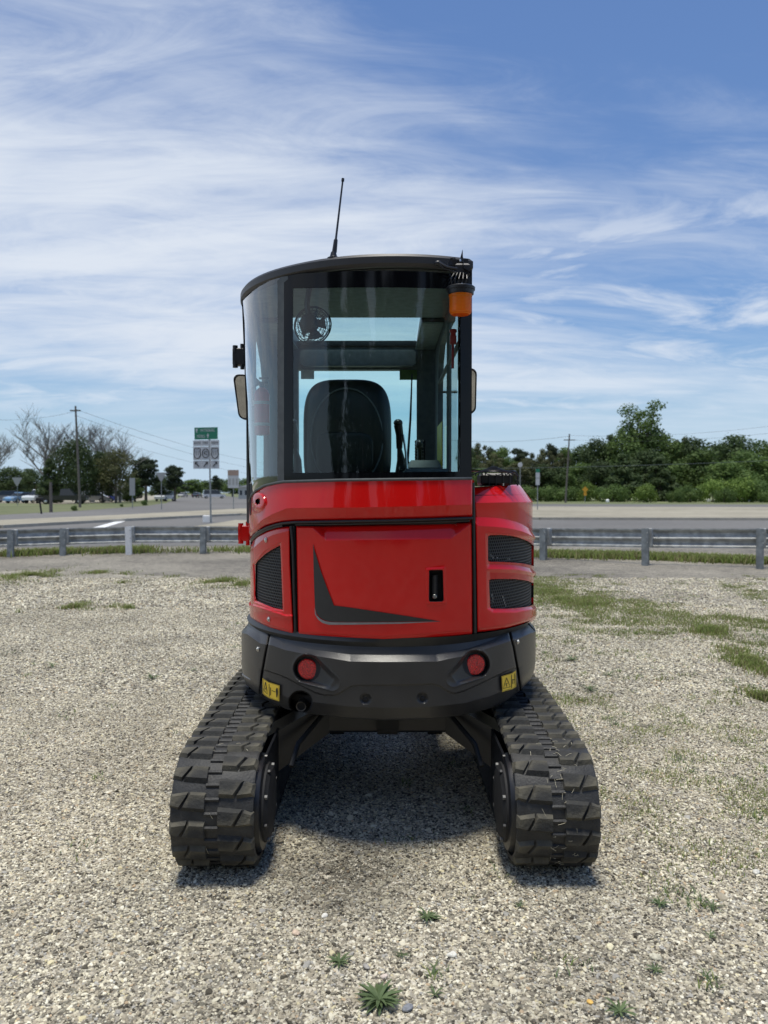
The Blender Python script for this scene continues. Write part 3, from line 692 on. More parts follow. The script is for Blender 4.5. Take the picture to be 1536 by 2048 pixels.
mb = MB(); poly_on(mb, E_RED, st, .0042, 0, 7); mb.build('swoosh_stripe', M['decal'], door, smooth=0)
sl = [(629, 1215), (633, 1230), (641, 1238), (651, 1242.5), (663, 1244.5), (700, 1245), (800, 1244.5), (882, 1243), (800, 1247.5), (700, 1249.5), (658, 1249.5), (645, 1246), (636, 1239), (630, 1229)]
mb = MB(); poly_on(mb, E_RED, sl, .0042, 0, 6); mb.build('swoosh_edge', M['silver'], door, smooth=0)

# ---- cab skirt band
stop = [(495, 1012), (498, 1003), (503, 991), (512, 981), (522, 975), (536, 969.5), (552, 966), (572, 963.5), (600, 962), (680, 960), (768, 959), (860, 958), (945, 957)]
sbot = [(495, 1083), (499, 1077), (507, 1069), (518, 1061), (532, 1053), (550, 1047), (566, 1043.5), (590, 1041.5), (680, 1040), (768, 1038.5), (860, 1036), (945, 1033)]
scr = [(495, 1068), (502, 1063), (512, 1052), (524, 1040), (545, 1028), (574, 1016.5), (620, 1015.5), (714, 1015), (830, 1012.5), (945, 1009)]
def skirt_off(X, Y):
    C = curve(scr)(X); T = curve(stop)(X); B = curve(sbot)(X)
    up = np.clip((Y-T)/np.maximum(C-T, 1), 0, 1); dn = np.clip((Y-C)/np.maximum(B-C, 1), 0, 1)
    k = sstep(497, 530, X)*.6+.4
    o = (.004+.016*up)*k-.030*dn*k
    r = np.hypot(X-516, (Y-1003)*.8); o = o+.010*sstep(17, 11, r)*sstep(498, 510, X)-.02*sstep(6.5, 4, np.hypot((X-516)*1.5, Y-1003))
    return o
skirt = panel('cab_skirt', 498.5, [(944, 1040), (944.5, 950)], stop, sbot, 2.4, skirt_off, E_RED, [M['red'], M['matte']], EX, feats=[scr], wrapl=-1.62, rim=.004, rimw=2.5,
      matf=lambda X, Y: np.hypot((X-516)*1.5, Y-1003) < 5)
mb = MB()   # flat left flank of the cab below the door glass, closing the shell forward
mb.box(-.657, -.63, YC-.02, 4.72, .87, 1.40, bev=.01); mb.build('cab_flank', M['red'], EX)
mb = MB(); mb.box(.345, .372, 3.18, 4.68, 1.0, 1.50); mb.build('cab_flank', M['red'], EX)

# ---- left side panel with grille
ltop = [(495, 1092), (499, 1086), (509, 1076.5), (520, 1068), (532.5, 1062), (545, 1057.5), (557.5, 1055), (580, 1053)]
lbot = [(495, 1232), (499, 1236), (508, 1241), (517, 1246), (540, 1257.5), (562, 1265), (588, 1271)]
lgr = [(560.6, 1090.5), (562.5, 1130), (563.7, 1163), (565.8, 1220), (548, 1216), (530, 1209), (512.5, 1201), (510.3, 1190), (510.6, 1160), (511, 1130), (513, 1125), (520, 1117.5), (532.5, 1106.5), (546, 1098)]
lch = [(495, 1104), (509, 1094), (525, 1080), (545, 1070), (580, 1061)]
def left_off(X, Y):
    C = curve(lch)(X); T = curve(ltop)(X); o = -.012*np.clip((C-Y)/np.maximum(C-T, 1), 0, 1)
    fr = sdist(X, Y, [(563, 1082), (568, 1223), (548, 1221), (508, 1204), (505, 1128), (530, 1100)])
    o = o-.006*sstep(0, 4, fr)
    rb = curve([(495, 1209), (508, 1209), (572, 1230)])(X); o = o+.007*sstep(rb-1, rb+2, Y)-.004*sstep(rb+2, rb+12, Y)
    o = o-.03*sstep(.2, 1.6, sdist(X, Y, lgr))
    lo = curve([(495, 1228), (540, 1249), (588, 1262)])(X); return o-.010*np.clip((Y-lo)/10, 0, 1)**2
side = panel('side_panel', 498.7, [(579, 1050), (580, 1130), (587, 1275)], ltop, lbot, 1.7, left_off, E_RED, [M['red'], M['void']], EX,
      feats=[lch, lgr+[lgr[0]], [(505, 1209), (570, 1230)]], matf=lambda X, Y: sdist(X, Y, lgr) > .8, wrapl=-1.7, rim=.005)

def lattice(name, ell, poly, off, cell, wire, parent, tilt=0.0, R_=.72, sx=1.0):
    """hexagonal wire mesh bent over the shell"""
    th, z = ell.hit(np.array([p[0] for p in poly]), np.array([p[1] for p in poly]), off)
    S = np.unwrap(th)*R_; pl = list(zip(S, z)); s0, s1, z0, z1 = S.min(), S.max(), z.min(), z.max()
    cw, ch = cell*math.sqrt(3)*sx, cell*1.5; V = []; Q = []; k = 0
    cs, cz = [], []
    for j in range(int((z1-z0)/ch)+3):
        for i in range(int((s1-s0)/cw)+3): cs.append(s0-cw+i*cw+(j % 2)*cw/2); cz.append(z0-ch+j*ch)
    cs = np.array(cs); cz = np.array(cz); keep = sdist(cs, cz, pl) > -cell*.15; cs, cz = cs[keep], cz[keep]
    ang = np.arange(6)*math.pi/3+math.pi/6
    for rr, dep in ((cell, 0), (cell-wire, 0), (cell-wire*1.1, -.002)):
        pass
    for x, y in zip(cs, cz):
        for rr, dep in ((cell*1.01, 0.0), (cell-wire, 0.0), (cell-wire, -.0025)):
            for a in ang: V.append(ell.P(np.array((x+rr*sx*math.cos(a))/R_), np.array(y+rr*math.sin(a)), off+dep))
        for r_ in (0, 1):
            for a in range(6): b = (a+1) % 6; Q.append((k+r_*6+a, k+r_*6+b, k+r_*6+6+b, k+r_*6+6+a))
        k += 18
    me = npmesh(name, np.array(V), np.array(Q), M['grille']); return link(name, me, parent)
lattice('grille', E_RED, lgr, -.014, .0085, .0022, side)
def bolt(ell, px, py, off, r, parent, name='bolt', m='steel', sink=.006):
    c = ell.pt(px, py, off); th, z = ell.hit(px, py, off); nrm = Vector((math.sin(float(th)), -math.cos(float(th)), 0)); mb = MB()
    mb.lathe(c, nrm, [(-.01, r*1.45), (.0005, r*1.45), (.0012, r*1.3), (.0012, r), (r*.55, r*.9), (r*.75, r*.5)], 14); return mb.build(name, M[m], parent)
bolt(E_RED, 531.5, 1080, .003, .0075, side); bolt(E_RED, 537, 1238.5, .006, .0075, side)

# ---- right engine hood with two grilles
htop = [(947, 974.5), (968, 973), (1000, 971), (1020, 970), (1040, 969), (1046, 970), (1055, 980), (1065, 992), (1073, 1002.5), (1078, 1008)]
hbot = [(947, 1265), (958, 1264), (985, 1261), (1010, 1257.5), (1030, 1253), (1050, 1247.5), (1063, 1243.5), (1078, 1238)]
hb1 = [(951.6, 1006), (1000, 1005), (1040, 1004.5), (1073, 1003.5)]
r1u = [(949, 1034.5), (970, 1034.5), (996, 1036), (1013, 1039), (1030, 1043), (1045, 1049), (1056, 1056), (1067, 1066.5), (1080, 1080)]
r1l = [(949, 1046), (957, 1052), (970, 1052.5), (996, 1054), (1013, 1056), (1030, 1059), (1045, 1063), (1056, 1067.5), (1070, 1075), (1080, 1084)]
g1 = [(976, 1073), (979, 1070.5), (985, 1070), (1005, 1070), (1023, 1071.5), (1040, 1076), (1056, 1082.5), (1066, 1090), (1071, 1097), (1071.5, 1133.5), (1058, 1129.5), (1045, 1127), (1030, 1125.5), (1005, 1124), (978, 1123.5), (976, 1121)]
g2 = [(978, 1161), (981, 1158.5), (985, 1158), (1005, 1157.7), (1030, 1158), (1045, 1160), (1056, 1162), (1065, 1165.5), (1072, 1170), (1073, 1206), (1063, 1211), (1052, 1214), (1035, 1216), (1013, 1217.5), (984, 1217.5), (980, 1214)]
mu = [(974, 1129), (1000, 1129), (1030, 1130.5), (1045, 1133), (1060, 1136.5), (1073, 1142)]
ml = [(976, 1138), (1000, 1138.5), (1030, 1139), (1045, 1141), (1060, 1144), (1074, 1148)]
bu = [(977, 1222), (990, 1224), (1020, 1225), (1045, 1221), (1073, 1214)]
bl = [(985, 1230), (993, 1233.5), (1020, 1232.5), (1045, 1228), (1074, 1220)]
zone = [(966, 1058), (1090, 1058), (1090, 1226), (1000, 1228), (974, 1224)]
def hood_off(X, Y):
    T = curve(htop)(X); B1 = curve(hb1)(X); o = -.020-.055*np.clip((B1-Y)/32., 0, 1.1)
    u, l_ = curve(r1u)(X), curve(r1l)(X); t = np.clip((Y-u)/np.maximum(l_-u, 1), 0, 1); o = o+.020*t*1.0
    # recess holding the grilles, crossed by ribs
    rec = sstep(0, 9, sdist(X, Y, [(970, 1064), (1100, 1075), (1100, 1215), (1030, 1226), (985, 1226), (973, 1218)]))
    o = o-.013*rec
    for a, b in ((mu, ml), (bu, bl)):
        A, B_ = curve(a)(X), curve(b)(X); k = sstep(970, 976, X)
        o = o+.013*k*np.clip((Y-A)/np.maximum(B_-A, 1), 0, 1)*np.clip(1-(Y-B_)/ (7 if a is mu else 400), 0, 1)*(rec if a is mu else rec)
    for g in (g1, g2): o = o-.022*sstep(.2, 1.6, sdist(X, Y, g))
    lo = curve([(947, 1256), (1010, 1248), (1078, 1229)])(X); return o-.010*np.clip((Y-lo)/9, 0, 1)**2
hood = panel('engine_hood', [(947, 970), (951, 1030), (953.5, 1150), (955, 1265)], 1075.2, htop, hbot, 1.7, hood_off, E_RED, [M['red'], M['void']], EX,
      feats=[hb1, r1u, r1l, g1+[g1[0]], g2+[g2[0]], mu, ml, bu, bl], matf=lambda X, Y: (sdist(X, Y, g1) > .8) | (sdist(X, Y, g2) > .8), wrapr=1.75, rim=.005)
# cap of the hood
mb = MB(); tt = np.linspace(.40, 1.75, 22); zt = 1.478
V = [tuple(E_RED.P(np.array(t), np.array(zt), -.082)) for t in tt]+[(.375, 4.0, zt), (.375, 3.15, zt)]
mb.add(V, [tuple(range(len(V)))]); V2 = [(x, y, z-.05) for x, y, z in V]; 
mb.build('hood_top', M['red'], hood, smooth=0)
lattice('grille', E_RED, g1, -.024, .0088, .0022, hood, sx=.92); lattice('grille', E_RED, g2, -.024, .0088, .0022, hood, sx=.92)
# engine parts glimpsed behind the mesh
mb = MB(); 
for a, b in (((990, 1116), (1018, 1118)), ((981, 1186), (984, 1205)), ((1002, 1192), (1009, 1212)), ((978, 1108), (984, 1116))):
    p = E_RED.pt(a[0], a[1], -.042); q = E_RED.pt(b[0], b[1], -.042); mb.tube([p, q], .009, 8)
mb.build('hose', M['hose'], hood)

# ---- rubber seals in the gaps
mb = MB()
tube_on(mb, E_RED, [(x, y+3.2) for x, y in sbot[1:]], -.004, .0055); tube_on(mb, E_RED, [(497, 1089)]+[(x, y+7.5) for x, y in sbot[2:7]], -.007, .005)
tube_on(mb, E_RED, [(592, 1048.8), (700, 1047.5), (850, 1044), (938, 1041)], -.017, .006)
mb.build('rubber_seal', M['seal'], EX)
mb = MB(); tube_on(mb, E_RED, [(582.5, 1052), (586, 1090), (588.5, 1180), (591.5, 1270)], -.006, .0065); tube_on(mb, E_RED, [(588, 1052), (590.3, 1100), (592, 1180), (594, 1272)], -.016, .006); mb.build('rubber_seal', M['seal'], EX)
mb = MB(); tube_on(mb, E_RED, [(945.5, 965), (947, 1040), (948.5, 1150), (950, 1266)], -.012, .0075); mb.build('rubber_seal', M['seal'], EX)

# ---- counterweight
ctop = [(477, 1258), (479, 1250), (484, 1241), (491, 1236), (500, 1241), (515, 1252), (540, 1267), (580, 1275), (640, 1279.5), (700, 1282), (768, 1283.5), (840, 1282), (900, 1277.5), (960, 1271), (1012, 1262), (1040, 1252), (1060, 1244), (1072, 1238), (1078, 1243)]
cup = [(477, 1258), (484, 1251), (494, 1252), (520, 1268), (540, 1273), (570, 1287), (620, 1298), (700, 1309), (768, 1310), (872, 1309), (940, 1296), (990, 1278), (1016, 1266), (1040, 1262), (1062, 1252), (1078, 1250)]
clo = [(477, 1268), (484, 1266), (494, 1268), (520, 1287), (545, 1291), (570, 1300), (620, 1310), (701, 1323), (768, 1324), (875, 1323), (940, 1309), (990, 1292), (1018, 1283), (1040, 1276), (1062, 1266), (1078, 1262)]
ccr = [(516, 1336), (540, 1343), (572, 1355), (600, 1370), (630, 1385), (648, 1390), (665, 1391), (680, 1386), (700, 1373.5), (712, 1371), (768, 1370), (865, 1368), (880, 1372), (898, 1384), (910, 1387), (930, 1381), (965, 1365), (1000, 1348), (1022, 1338), (1046, 1330)]
cbt = [(477, 1340), (482, 1352), (490, 1364), (500, 1375), (520, 1392), (545, 1407), (575, 1419), (620, 1428), (700, 1437), (768, 1440), (860, 1438), (930, 1430), (980, 1417), (1012, 1402), (1040, 1381), (1060, 1360), (1072, 1345), (1080, 1330)]
EXH = (600, 1412)
def teardrop(X, Y, cx, cy, r, tx, ty, tr):
    t = np.clip(((X-cx)*(tx-cx)+(Y-cy)*(ty-cy))/((tx-cx)**2+(ty-cy)**2), 0, 1); return (r+(tr-r)*t)-np.hypot(X-cx-(tx-cx)*t, Y-cy-(ty-cy)*t), t
def cw_off(X, Y):
    T, U, L, C, B = [curve(q)(X) for q in (ctop, cup, clo, ccr, cbt)]
    s = np.clip((Y-T)/np.maximum(U-T, 1), 0, 1); m = np.clip((Y-U)/np.maximum(L-U, 1), 0, 1)
    o = -.012+.016*s+.026*m
    cen = sstep(516, 530, X)*sstep(1046, 1030, X)
    o = o-.005*sstep(C-.8, C+1.2, Y)*cen
    q = np.clip((Y-(B-24))/24, 0, 1); o = o-.034*q*cen-.016*q*q*(1-cen)
    for cx, cy, tx, ty in ((616, 1338, 664, 1366), (950, 1329, 908, 1358)):
        d, t = teardrop(X, Y, cx, cy, 29, tx, ty, 14); o = o-(.030*(1-t)**.7+.004)*sstep(-1.5, 8, d)+.0015*sstep(-5, -2, d)*sstep(1, -2, d)
    for bx, by in ((731, 1398), (845, 1396)):
        d = np.hypot(X-bx, Y-by); o = o-.006*sstep(12, 9, d)-.006*sstep(8.5, 6, d)
    d = np.hypot((X-601)*.95, Y-1404); o = o-.11*sstep(23, 17, d)
    for sx_ in (500, 1064):   # shallow grip dents on the end pieces
        pass
    return o
lamps = lambda X, Y: (np.hypot(X-616, Y-1338) < 25) | (np.hypot(X-950, Y-1329) < 25)
cseamL = [(542, 1262), (538, 1275), (531, 1310), (524, 1350), (519, 1400)]; cseamR = [(1012, 1250), (1018, 1262), (1027, 1295), (1035, 1340), (1041, 1385)]
sh = lambda s, d: [(x+d, y) for x, y in s]
cwt = panel('counterweight', sh(cseamL, 1.3), sh(cseamR, -1.3), ctop, cbt, 1.6, cw_off, E_CW, [M['plastic'], M['matte']], EX, feats=[cup, clo, ccr],
      matf=lambda X, Y: lamps(X, Y) | (np.hypot((X-601)*.95, Y-1404) < 20), rim=.005, smooth=13)
for L_, R_, wl_, wr_ in ((479.3, sh(cseamL, -1.3), -1.7, 0), (sh(cseamR, 1.3), 1076.3, 0, 1.75)):
    e_ = panel('counterweight_end', L_, R_, ctop, cbt, 2.3, cw_off, E_CW, [M['plastic']], EX, feats=[cup, clo], wrapl=wl_, wrapr=wr_, rim=.005, smooth=13)
    if wl_: bolt(E_CW, 515.5, 1298, .032, .0075, e_); ends_l = e_
    else: bolt(E_CW, 1036, 1283.5, .032, .0075, e_); ends_r = e_
# rubber strip between body and counterweight
mb = MB(); tt = np.linspace(-1.7, 1.75, 70); 
V = [tuple(E_RED.P(np.array(t), np.array(.868), -.006)) for t in tt]+[tuple(E_CW.P(np.array(t), np.array(.850), .004)) for t in tt]+[tuple(E_CW.P(np.array(t), np.array(.80), -.02)) for t in tt]
n = len(tt); mb.add(V, [(n*k+i, n*k+i+1, n*(k+1)+i+1, n*(k+1)+i) for k in (0, 1) for i in range(n-1)][::1]); mb.build('body_gasket', M['seal'], EX)
# belly below the counterweight
mb = MB(); tt = np.linspace(-2.2, 2.2, 60); V = []
rows = ((.600, -.03), (.585, -.03), (.565, -.04), (.555, -.2))
for z, o_ in rows:
    for t in tt: V.append(tuple(E_CW.P(np.array(t), np.array(z), o_)))
n = len(tt); mb.add(V, [(n*k+i, n*(k+1)+i, n*(k+1)+i+1, n*k+i+1) for k in range(len(rows)-1) for i in range(n-1)]+[tuple(range(n*3, n*4))]); mb.build('belly_plate', M['matte'], EX)
# tail lights with faceted red lenses
for x, y in ((616, 1338), (950, 1329)):
    c = E_CW.pt(x, y, .003); th, z = E_CW.hit(x, y, 0); nrm = Vector((math.sin(float(th))*.6, -1, 0)).normalized()
    mb = MB(); mb.lathe(c, nrm, [(-.03, .050), (-.004, .050), (-.002, .046)], 32, 0, True, True); tl = mb.build('tail_light', M['matte'], cwt)
    mb = MB(); mb.lathe(c, nrm, [(-.004, .0425), (.004, .0425), (.0075, .039), (.009, .02), (.0095, .001)], 40); mb.build('lens', M['lensred'], EX if False else tl)
# round plugs
for bx, by in ((731, 1398), (845, 1396)): bolt(E_CW, bx, by, .010, .0105, cwt, 'plug', 'matte')
# grip marks on the ends
for e_, pts in ((ends_l, [(485, 1349), (497, 1356), (503, 1359)]), (ends_r, [(1055, 1338), (1063, 1333), (1070, 1327)])):
    mb = MB(); tube_on(mb, E_CW, pts, .024, .006, 8, 5); mb.build('reflector', M['silver'], e_)
# warning labels: yellow plate, frame line, warning triangle, pictogram
def warn(nm, pl, tri, extra):
    mb = MB(); poly_on(mb, E_CW, pl, .034, 0, 5); lab = mb.build(nm, M['yellow'], cwt, smooth=0)
    mb = MB(); cx = sum(p[0] for p in pl)/len(pl); cy = sum(p[1] for p in pl)/len(pl)
    ins = [(x+(cx-x)*.07, y+(cy-y)*.07) for x, y in pl]; strip(mb, E_CW, ins+[ins[0]], .0355, .5)
    strip(mb, E_CW, tri+[tri[0]], .0355, 1.1)
    for e in extra:
        if len(e) == 2: strip(mb, E_CW, e, .0355, 1.2)
        else: poly_on(mb, E_CW, e, .0355, 0, 4)
    mb.build('pictogram', M['ink'], lab, smooth=0)
warn('warning_label', [(525, 1356), (530, 1359.5), (537, 1364), (548, 1367.5), (559, 1371), (558.5, 1402.5), (548, 1399.5), (537, 1395.5), (530, 1391), (525.5, 1387)],
     [(531, 1364), (527.5, 1380.5), (535, 1388.5)],
     [[(530, 1379), (533, 1374)], [(538, 1368), (538.5, 1393)], [(541, 1375), (541, 1390)], [(543.5, 1381), (551, 1384)],
      [(553, 1375.5), (555, 1376.5), (556, 1382), (555.5, 1388), (554, 1395), (552.5, 1394), (552, 1386), (551.3, 1380)]])
warn('warning_label', [(1003, 1352.5), (1013, 1349.5), (1024, 1346), (1032, 1341), (1032.5, 1373), (1024.5, 1378.5), (1014, 1381), (1004.5, 1384)],
     [(1013.5, 1355.5), (1006.8, 1377), (1020.7, 1373.5)],
     [[(1012, 1369), (1015, 1366)], [(1014, 1373), (1012, 1367)], [(1023.3, 1349), (1023.3, 1376)], [(1025.5, 1358), (1026, 1368)], [(1026.5, 1360), (1029.5, 1358.5)], [(1029, 1347), (1029.8, 1346.5), (1030, 1367), (1029.2, 1368)]])
# exhaust
c = at(602, 1413, 3.165); d = Vector((.03, .6, .05)).normalized(); mb = MB()
mb.tube([c+d*.5, c+d*.3, c+d*.02, c], [.0205, .0205, .0205, .0208], 20, cap=False); mb.tube([c+d*.3, c, c-d*.001], [.0175, .0175, .0205], 20, cap=False); mb.tube([c+d*.006, c+d*.012], .0178, 20, 1); mb.build('exhaust_pipe', [mat('exhaust_steel', (.10, .095, .09), .4, metal=.8, var=.4, vscale=40), M['void']], EX)  # black disc set in the mouth as the shade of the hollow bore

# ============================================================ CAB
ZT, ZR = 2.392, 2.342
# glass: rear pane and curved corner pane
gtopR = [(566, 552), (600, 546), (700, 541), (768, 540), (850, 542), (942, 549)]
def cabpoly(name, pts, z0, z1, m, **k):
    mb = MB(); mb.prism(pts, z0, z1, bev=.006); return mb.build(name, m, **k)
def arc(t0, t1, off, n=24, z=2.36): return [tuple(E_CAB.P(np.array(t), np.array(z), off))[:2] for t in np.linspace(t0, t1, n)]
rear = panel('rear_window', [(597, 960), (586, 560)], [(921, 560), (921, 960)], [(580, 577), (620, 576), (700, 575), (800, 575), (921, 578)], [(580, 946), (921, 944)], 14, None, E_CAB, M['glass'], EX, rim=0)
def frit(L, R_, t, b, name='window_border', m='frit', off=.001, step=8, par=rear): return panel(name, L, R_, t, b, step, (lambda X, Y: X*0+off), E_CAB, M[m], par, rim=0)
frit([(569, 1000), (568, 500)], 941.5, [(566, 553), (600, 547), (700, 542), (768, 541), (850, 543), (942, 550)], [(566, 577), (620, 576), (700, 575), (800, 575), (942, 578.5)])
frit([(576, 965), (568, 560)], [(597, 960), (586, 560)], [(560, 577), (600, 576.4)], [(560, 946), (605, 946)])
frit([(921, 560), (921, 960)], 941.5, [(900, 577.5), (942, 578.5)], [(900, 944), (942, 943)])
frit([(576, 965), (568, 560)], 941.5, [(560, 946), (942, 943)], [(560, 962.5), (768, 958.5), (942, 956.5)])
mb = MB(); tube_on(mb, E_CAB, [(566, 963.5), (680, 960.2), (768, 959), (943, 957)], .004, .006); mb.build('window_seal', M['trim'], rear)
corner = panel('corner_window', [(497, 1005), (489, 780), (485.2, 590)], [(563, 965), (555, 560)], [(484, 604), (492, 595), (505, 583), (520, 572), (540, 561), (566, 553.5)], [(490, 1000), (500, 990), (512, 979), (530, 970), (566, 962)], 6, None, E_CAB, M['glassc'], EX, wrapl=0, rim=0)
panel('window_border', [(562, 965), (555, 560)], [(576, 965), (568, 560)], [(550, 556), (570, 552.5)], [(550, 964.5), (580, 962.5)], 6, (lambda X, Y: X*0+.0015), E_CAB, M['trim'], corner, rim=0)
mb = MB(); tube_on(mb, E_CAB, [(498, 1003), (503, 991), (512, 981), (530, 971), (552, 966), (566, 963.5)], .004, .006); mb.build('window_seal', M['trim'], corner)
# slim black pillar at the left silhouette, following the shell
mb = MB(); th_l = -1.30
for t0, t1 in ((-1.30, -1.62),):
    V = []
    zs = np.linspace(1.36, 2.35, 12)
    for z in zs:
        for t, o_ in ((t0, .003), (t1, .003), (t1, -.02), (t0, -.02)): V.append(tuple(E_CAB.P(np.array(t), np.array(z), o_)))
    mb.add(V, [(4*i+a, 4*i+(a+1) % 4, 4*i+4+(a+1) % 4, 4*i+4+a) for i in range(len(zs)-1) for a in range(4)])
mb.build('cab_pillar', M['black'], EX)
# right rear pillar and right side wall with its own window
XR, YF = .352, 4.70
mb = MB(); mb.box(XR-.035, XR+.004, 3.13, 3.20, 1.48, 2.35, bev=.004); mb.build('cab_pillar', M['black'], EX)
mb = MB(); mb.box(.302, XR, 3.14, 3.165, 1.49, 2.345); mb.build('cab_pillar', M['frit'], EX)
def wall_x(name, x, holes, y0, y1, z0, z1, m, th=.03, par=EX):
    """side wall in the yz plane with one opening given by its corner points"""
    from mathutils.geometry import delaunay_2d_cdt
    outer = [(y0, z0), (y1, z0), (y1, z1), (y0, z1)]; hole = holes
    P = outer+hole; n = len(hole); ed = [(i, (i+1) % 4) for i in range(4)]+[(4+i, 4+(i+1) % n) for i in range(n)]
    r = delaunay_2d_cdt([Vector(p) for p in P], ed, [], 0, 1e-5); mb = MB(); T = []
    for f in r[2]:
        c = np.mean([[r[0][i][0], r[0][i][1]] for i in f], 0)
        if sdist(np.array([c[0]]), np.array([c[1]]), hole)[0] < 0 : T.append(tuple(f))
    for xx in (x, x+th): mb.add([(xx, v[0], v[1]) for v in r[0]], T)
    V = [(x, a, b) for a, b in hole]+[(x+th, a, b) for a, b in hole]; mb.add(V, [(i, (i+1) % n, n+(i+1) % n, n+i) for i in range(n)])
    V = [(x, a, b) for a, b in outer]+[(x+th, a, b) for a, b in outer]; mb.add(V, [(i, (i+1) % 4, 4+(i+1) % 4, 4+i) for i in range(4)])
    w = mb.build(name, m, par, smooth=0)
    mb = MB(); mb.add([(x+th*.5, a, b) for a, b in hole], [tuple(range(n))]); mb.build('pane', M['glass2'], w, smooth=0); return w
wr = wall_x('cab_side_wall', .308, [(3.22, 1.51), (4.42, 1.51), (4.42, 2.02), (4.36, 2.18), (4.24, 2.26), (3.22, 2.29)], 3.165, 4.66, 1.48, 2.345, M['trim'])
wall_x('cab_door', -.672, [(3.88, 1.38), (4.28, 1.38), (4.30, 1.75), (4.27, 2.02), (4.20, 2.15), (4.08, 2.24), (3.88, 2.27)], YC-.04, 4.68, 1.30, 2.345, M['trim'])
# bar across the side windows
mb = MB(); mb.tube([(.315, 3.22, 2.075), (.315, 4.42, 2.075)], .011, 8); mb.build('window_bar', M['trim'], wr)
mb = MB(); mb.tube([(-.652, 3.88, 2.02), (-.652, 4.3, 2.02)], .011, 8); mb.build('window_bar', M['trim'], EX)
mb = MB(); mb.tube([(.316, 3.75, 1.5), (.316, 3.75, 2.27)], .012, 8); mb.build('window_post', M['trim'], wr)
# front frame and windscreen
mb = MB(); mb.box(-.66, -.522, 4.68, 4.74, 1.30, 2.345); mb.box(.200, .338, 4.68, 4.74, 1.30, 2.345); mb.box(-.522, .200, 4.68, 4.74, 2.195, 2.33); mb.box(-.522, .200, 4.68, 4.74, 1.30, 1.50)
fr = mb.build('windscreen_frame', M['trim'], EX, smooth=0)
mb = MB(); mb.add([(-.522, 4.71, 1.5), (.2, 4.71, 1.5), (.2, 4.71, 2.195), (-.522, 4.71, 2.195)], [(0, 1, 2, 3)]); mb.build('windscreen', M['glass2'], fr, smooth=0)
# roof: rear plate, two rails, sloping skylight, header
mb = MB(); back = arc(-math.pi/2, .44, .006, 34)
mb.prism(back+[(.364, 3.94), (-.690, 3.94)], ZR, ZT, bev=.012); mb.prism([(-.690, 3.94), (-.52, 3.94), (-.52, 4.76), (-.66, 4.76)], ZR-.02, ZT-.004, bev=.008); mb.prism([(.19, 3.94), (.364, 3.94), (.34, 4.76), (.20, 4.76)], ZR-.02, ZT-.004, bev=.008)
mb.prism([(-.52, 4.66), (.20, 4.66), (.20, 4.76), (-.52, 4.76)], 2.335, 2.365, bev=.006)
roof = mb.build('cab_roof', M['roofm'], EX)
mb = MB(); bk = arc(-1.45, .40, -.03, 24); mb.add([(x, y, ZR-.002) for x, y in bk]+[(.31, 3.94, ZR-.002), (-.65, 3.94, ZR-.002)], [tuple(range(len(bk)+2))])
mb.box(-.65, -.52, 3.95, 4.66, 2.312, 2.32); mb.box(.19, .305, 3.95, 4.66, 2.312, 2.32); mb.build('headliner', M['liner'], roof, smooth=0)
mb = MB(); mb.add([(-.52, 3.94, 2.37), (.19, 3.94, 2.37), (.19, 4.66, 2.35), (-.52, 4.66, 2.35)], [(0, 1, 2, 3)]); mb.build('skylight', M['glass3'], roof, smooth=0)
mb = MB(); mb.box(-.50, .19, 4.60, 4.665, 2.205, 2.30, bev=.015); mb.build('roller_blind', M['trim'], fr)
# labels on the windscreen corners
mb = MB(); mb.box(-.505, -.425, 4.695, 4.70, 2.14, 2.195); mb.build('window_label', M['label'], fr, smooth=0)
mb = MB(); mb.box(.095, .20, 4.695, 4.70, 2.135, 2.195); mb.build('window_label', mat('green_label', (.12, .20, .06), .6), fr, smooth=0, label='green window label')
# yellow label strip down the side window
mb = MB(); mb.box(.300, .3035, 4.02, 4.35, 1.53, 1.82); mb.build('yellow_label', mat('yellow_label', (.55, .52, .04), .5), wr, smooth=0)
# base of the cab, floor and consoles
mb = MB(); ar = [tuple(E_CAB.P(np.array(t), np.array(1.4), -.05))[:2] for t in np.linspace(-1.5, .36, 20)]
mb.prism(ar+[(.30, 4.66), (-.62, 4.66)], 1.30, 1.335); mb.build('cab_floor', M['matte'], EX, smooth=0)
mb = MB(); ar2 = [tuple(E_CAB.P(np.array(t), np.array(1.4), -.03))[:2] for t in np.linspace(-.62, .40, 20)]
mb.prism(ar2+[(.30, 3.45), (-.30, 3.45)], 1.32, 1.505, bev=.01); mb.build('rear_shelf', M['matte'], EX)
mb = MB(); mb.box(.09, .30, 3.5, 4.3, 1.32, 1.56, bev=.03); mb.box(.13, .30, 4.0, 4.62, 1.32, 1.62, bev=.04); mb.box(.10, .25, 4.35, 4.55, 1.52, 1.60, bev=.02)
con = mb.build('side_console', M['trim'], EX)
mb = MB(); mb.box(-.62, -.48, 3.55, 4.5, 1.32, 1.52, bev=.03); mb.build('side_console', M['trim'], EX)
mb = MB()
for i in range(5): mb.box(.075, .092, 3.62+.05*i, 3.64+.05*i, 1.56, 1.575)
mb.tube([(.20, 4.35, 1.58), (.20, 4.35, 1.70)], .012, 8); mb.sphere((.20, 4.35, 1.72), .022, .03, .03, 10, 8); mb.build('control_knob', M['black'], con)
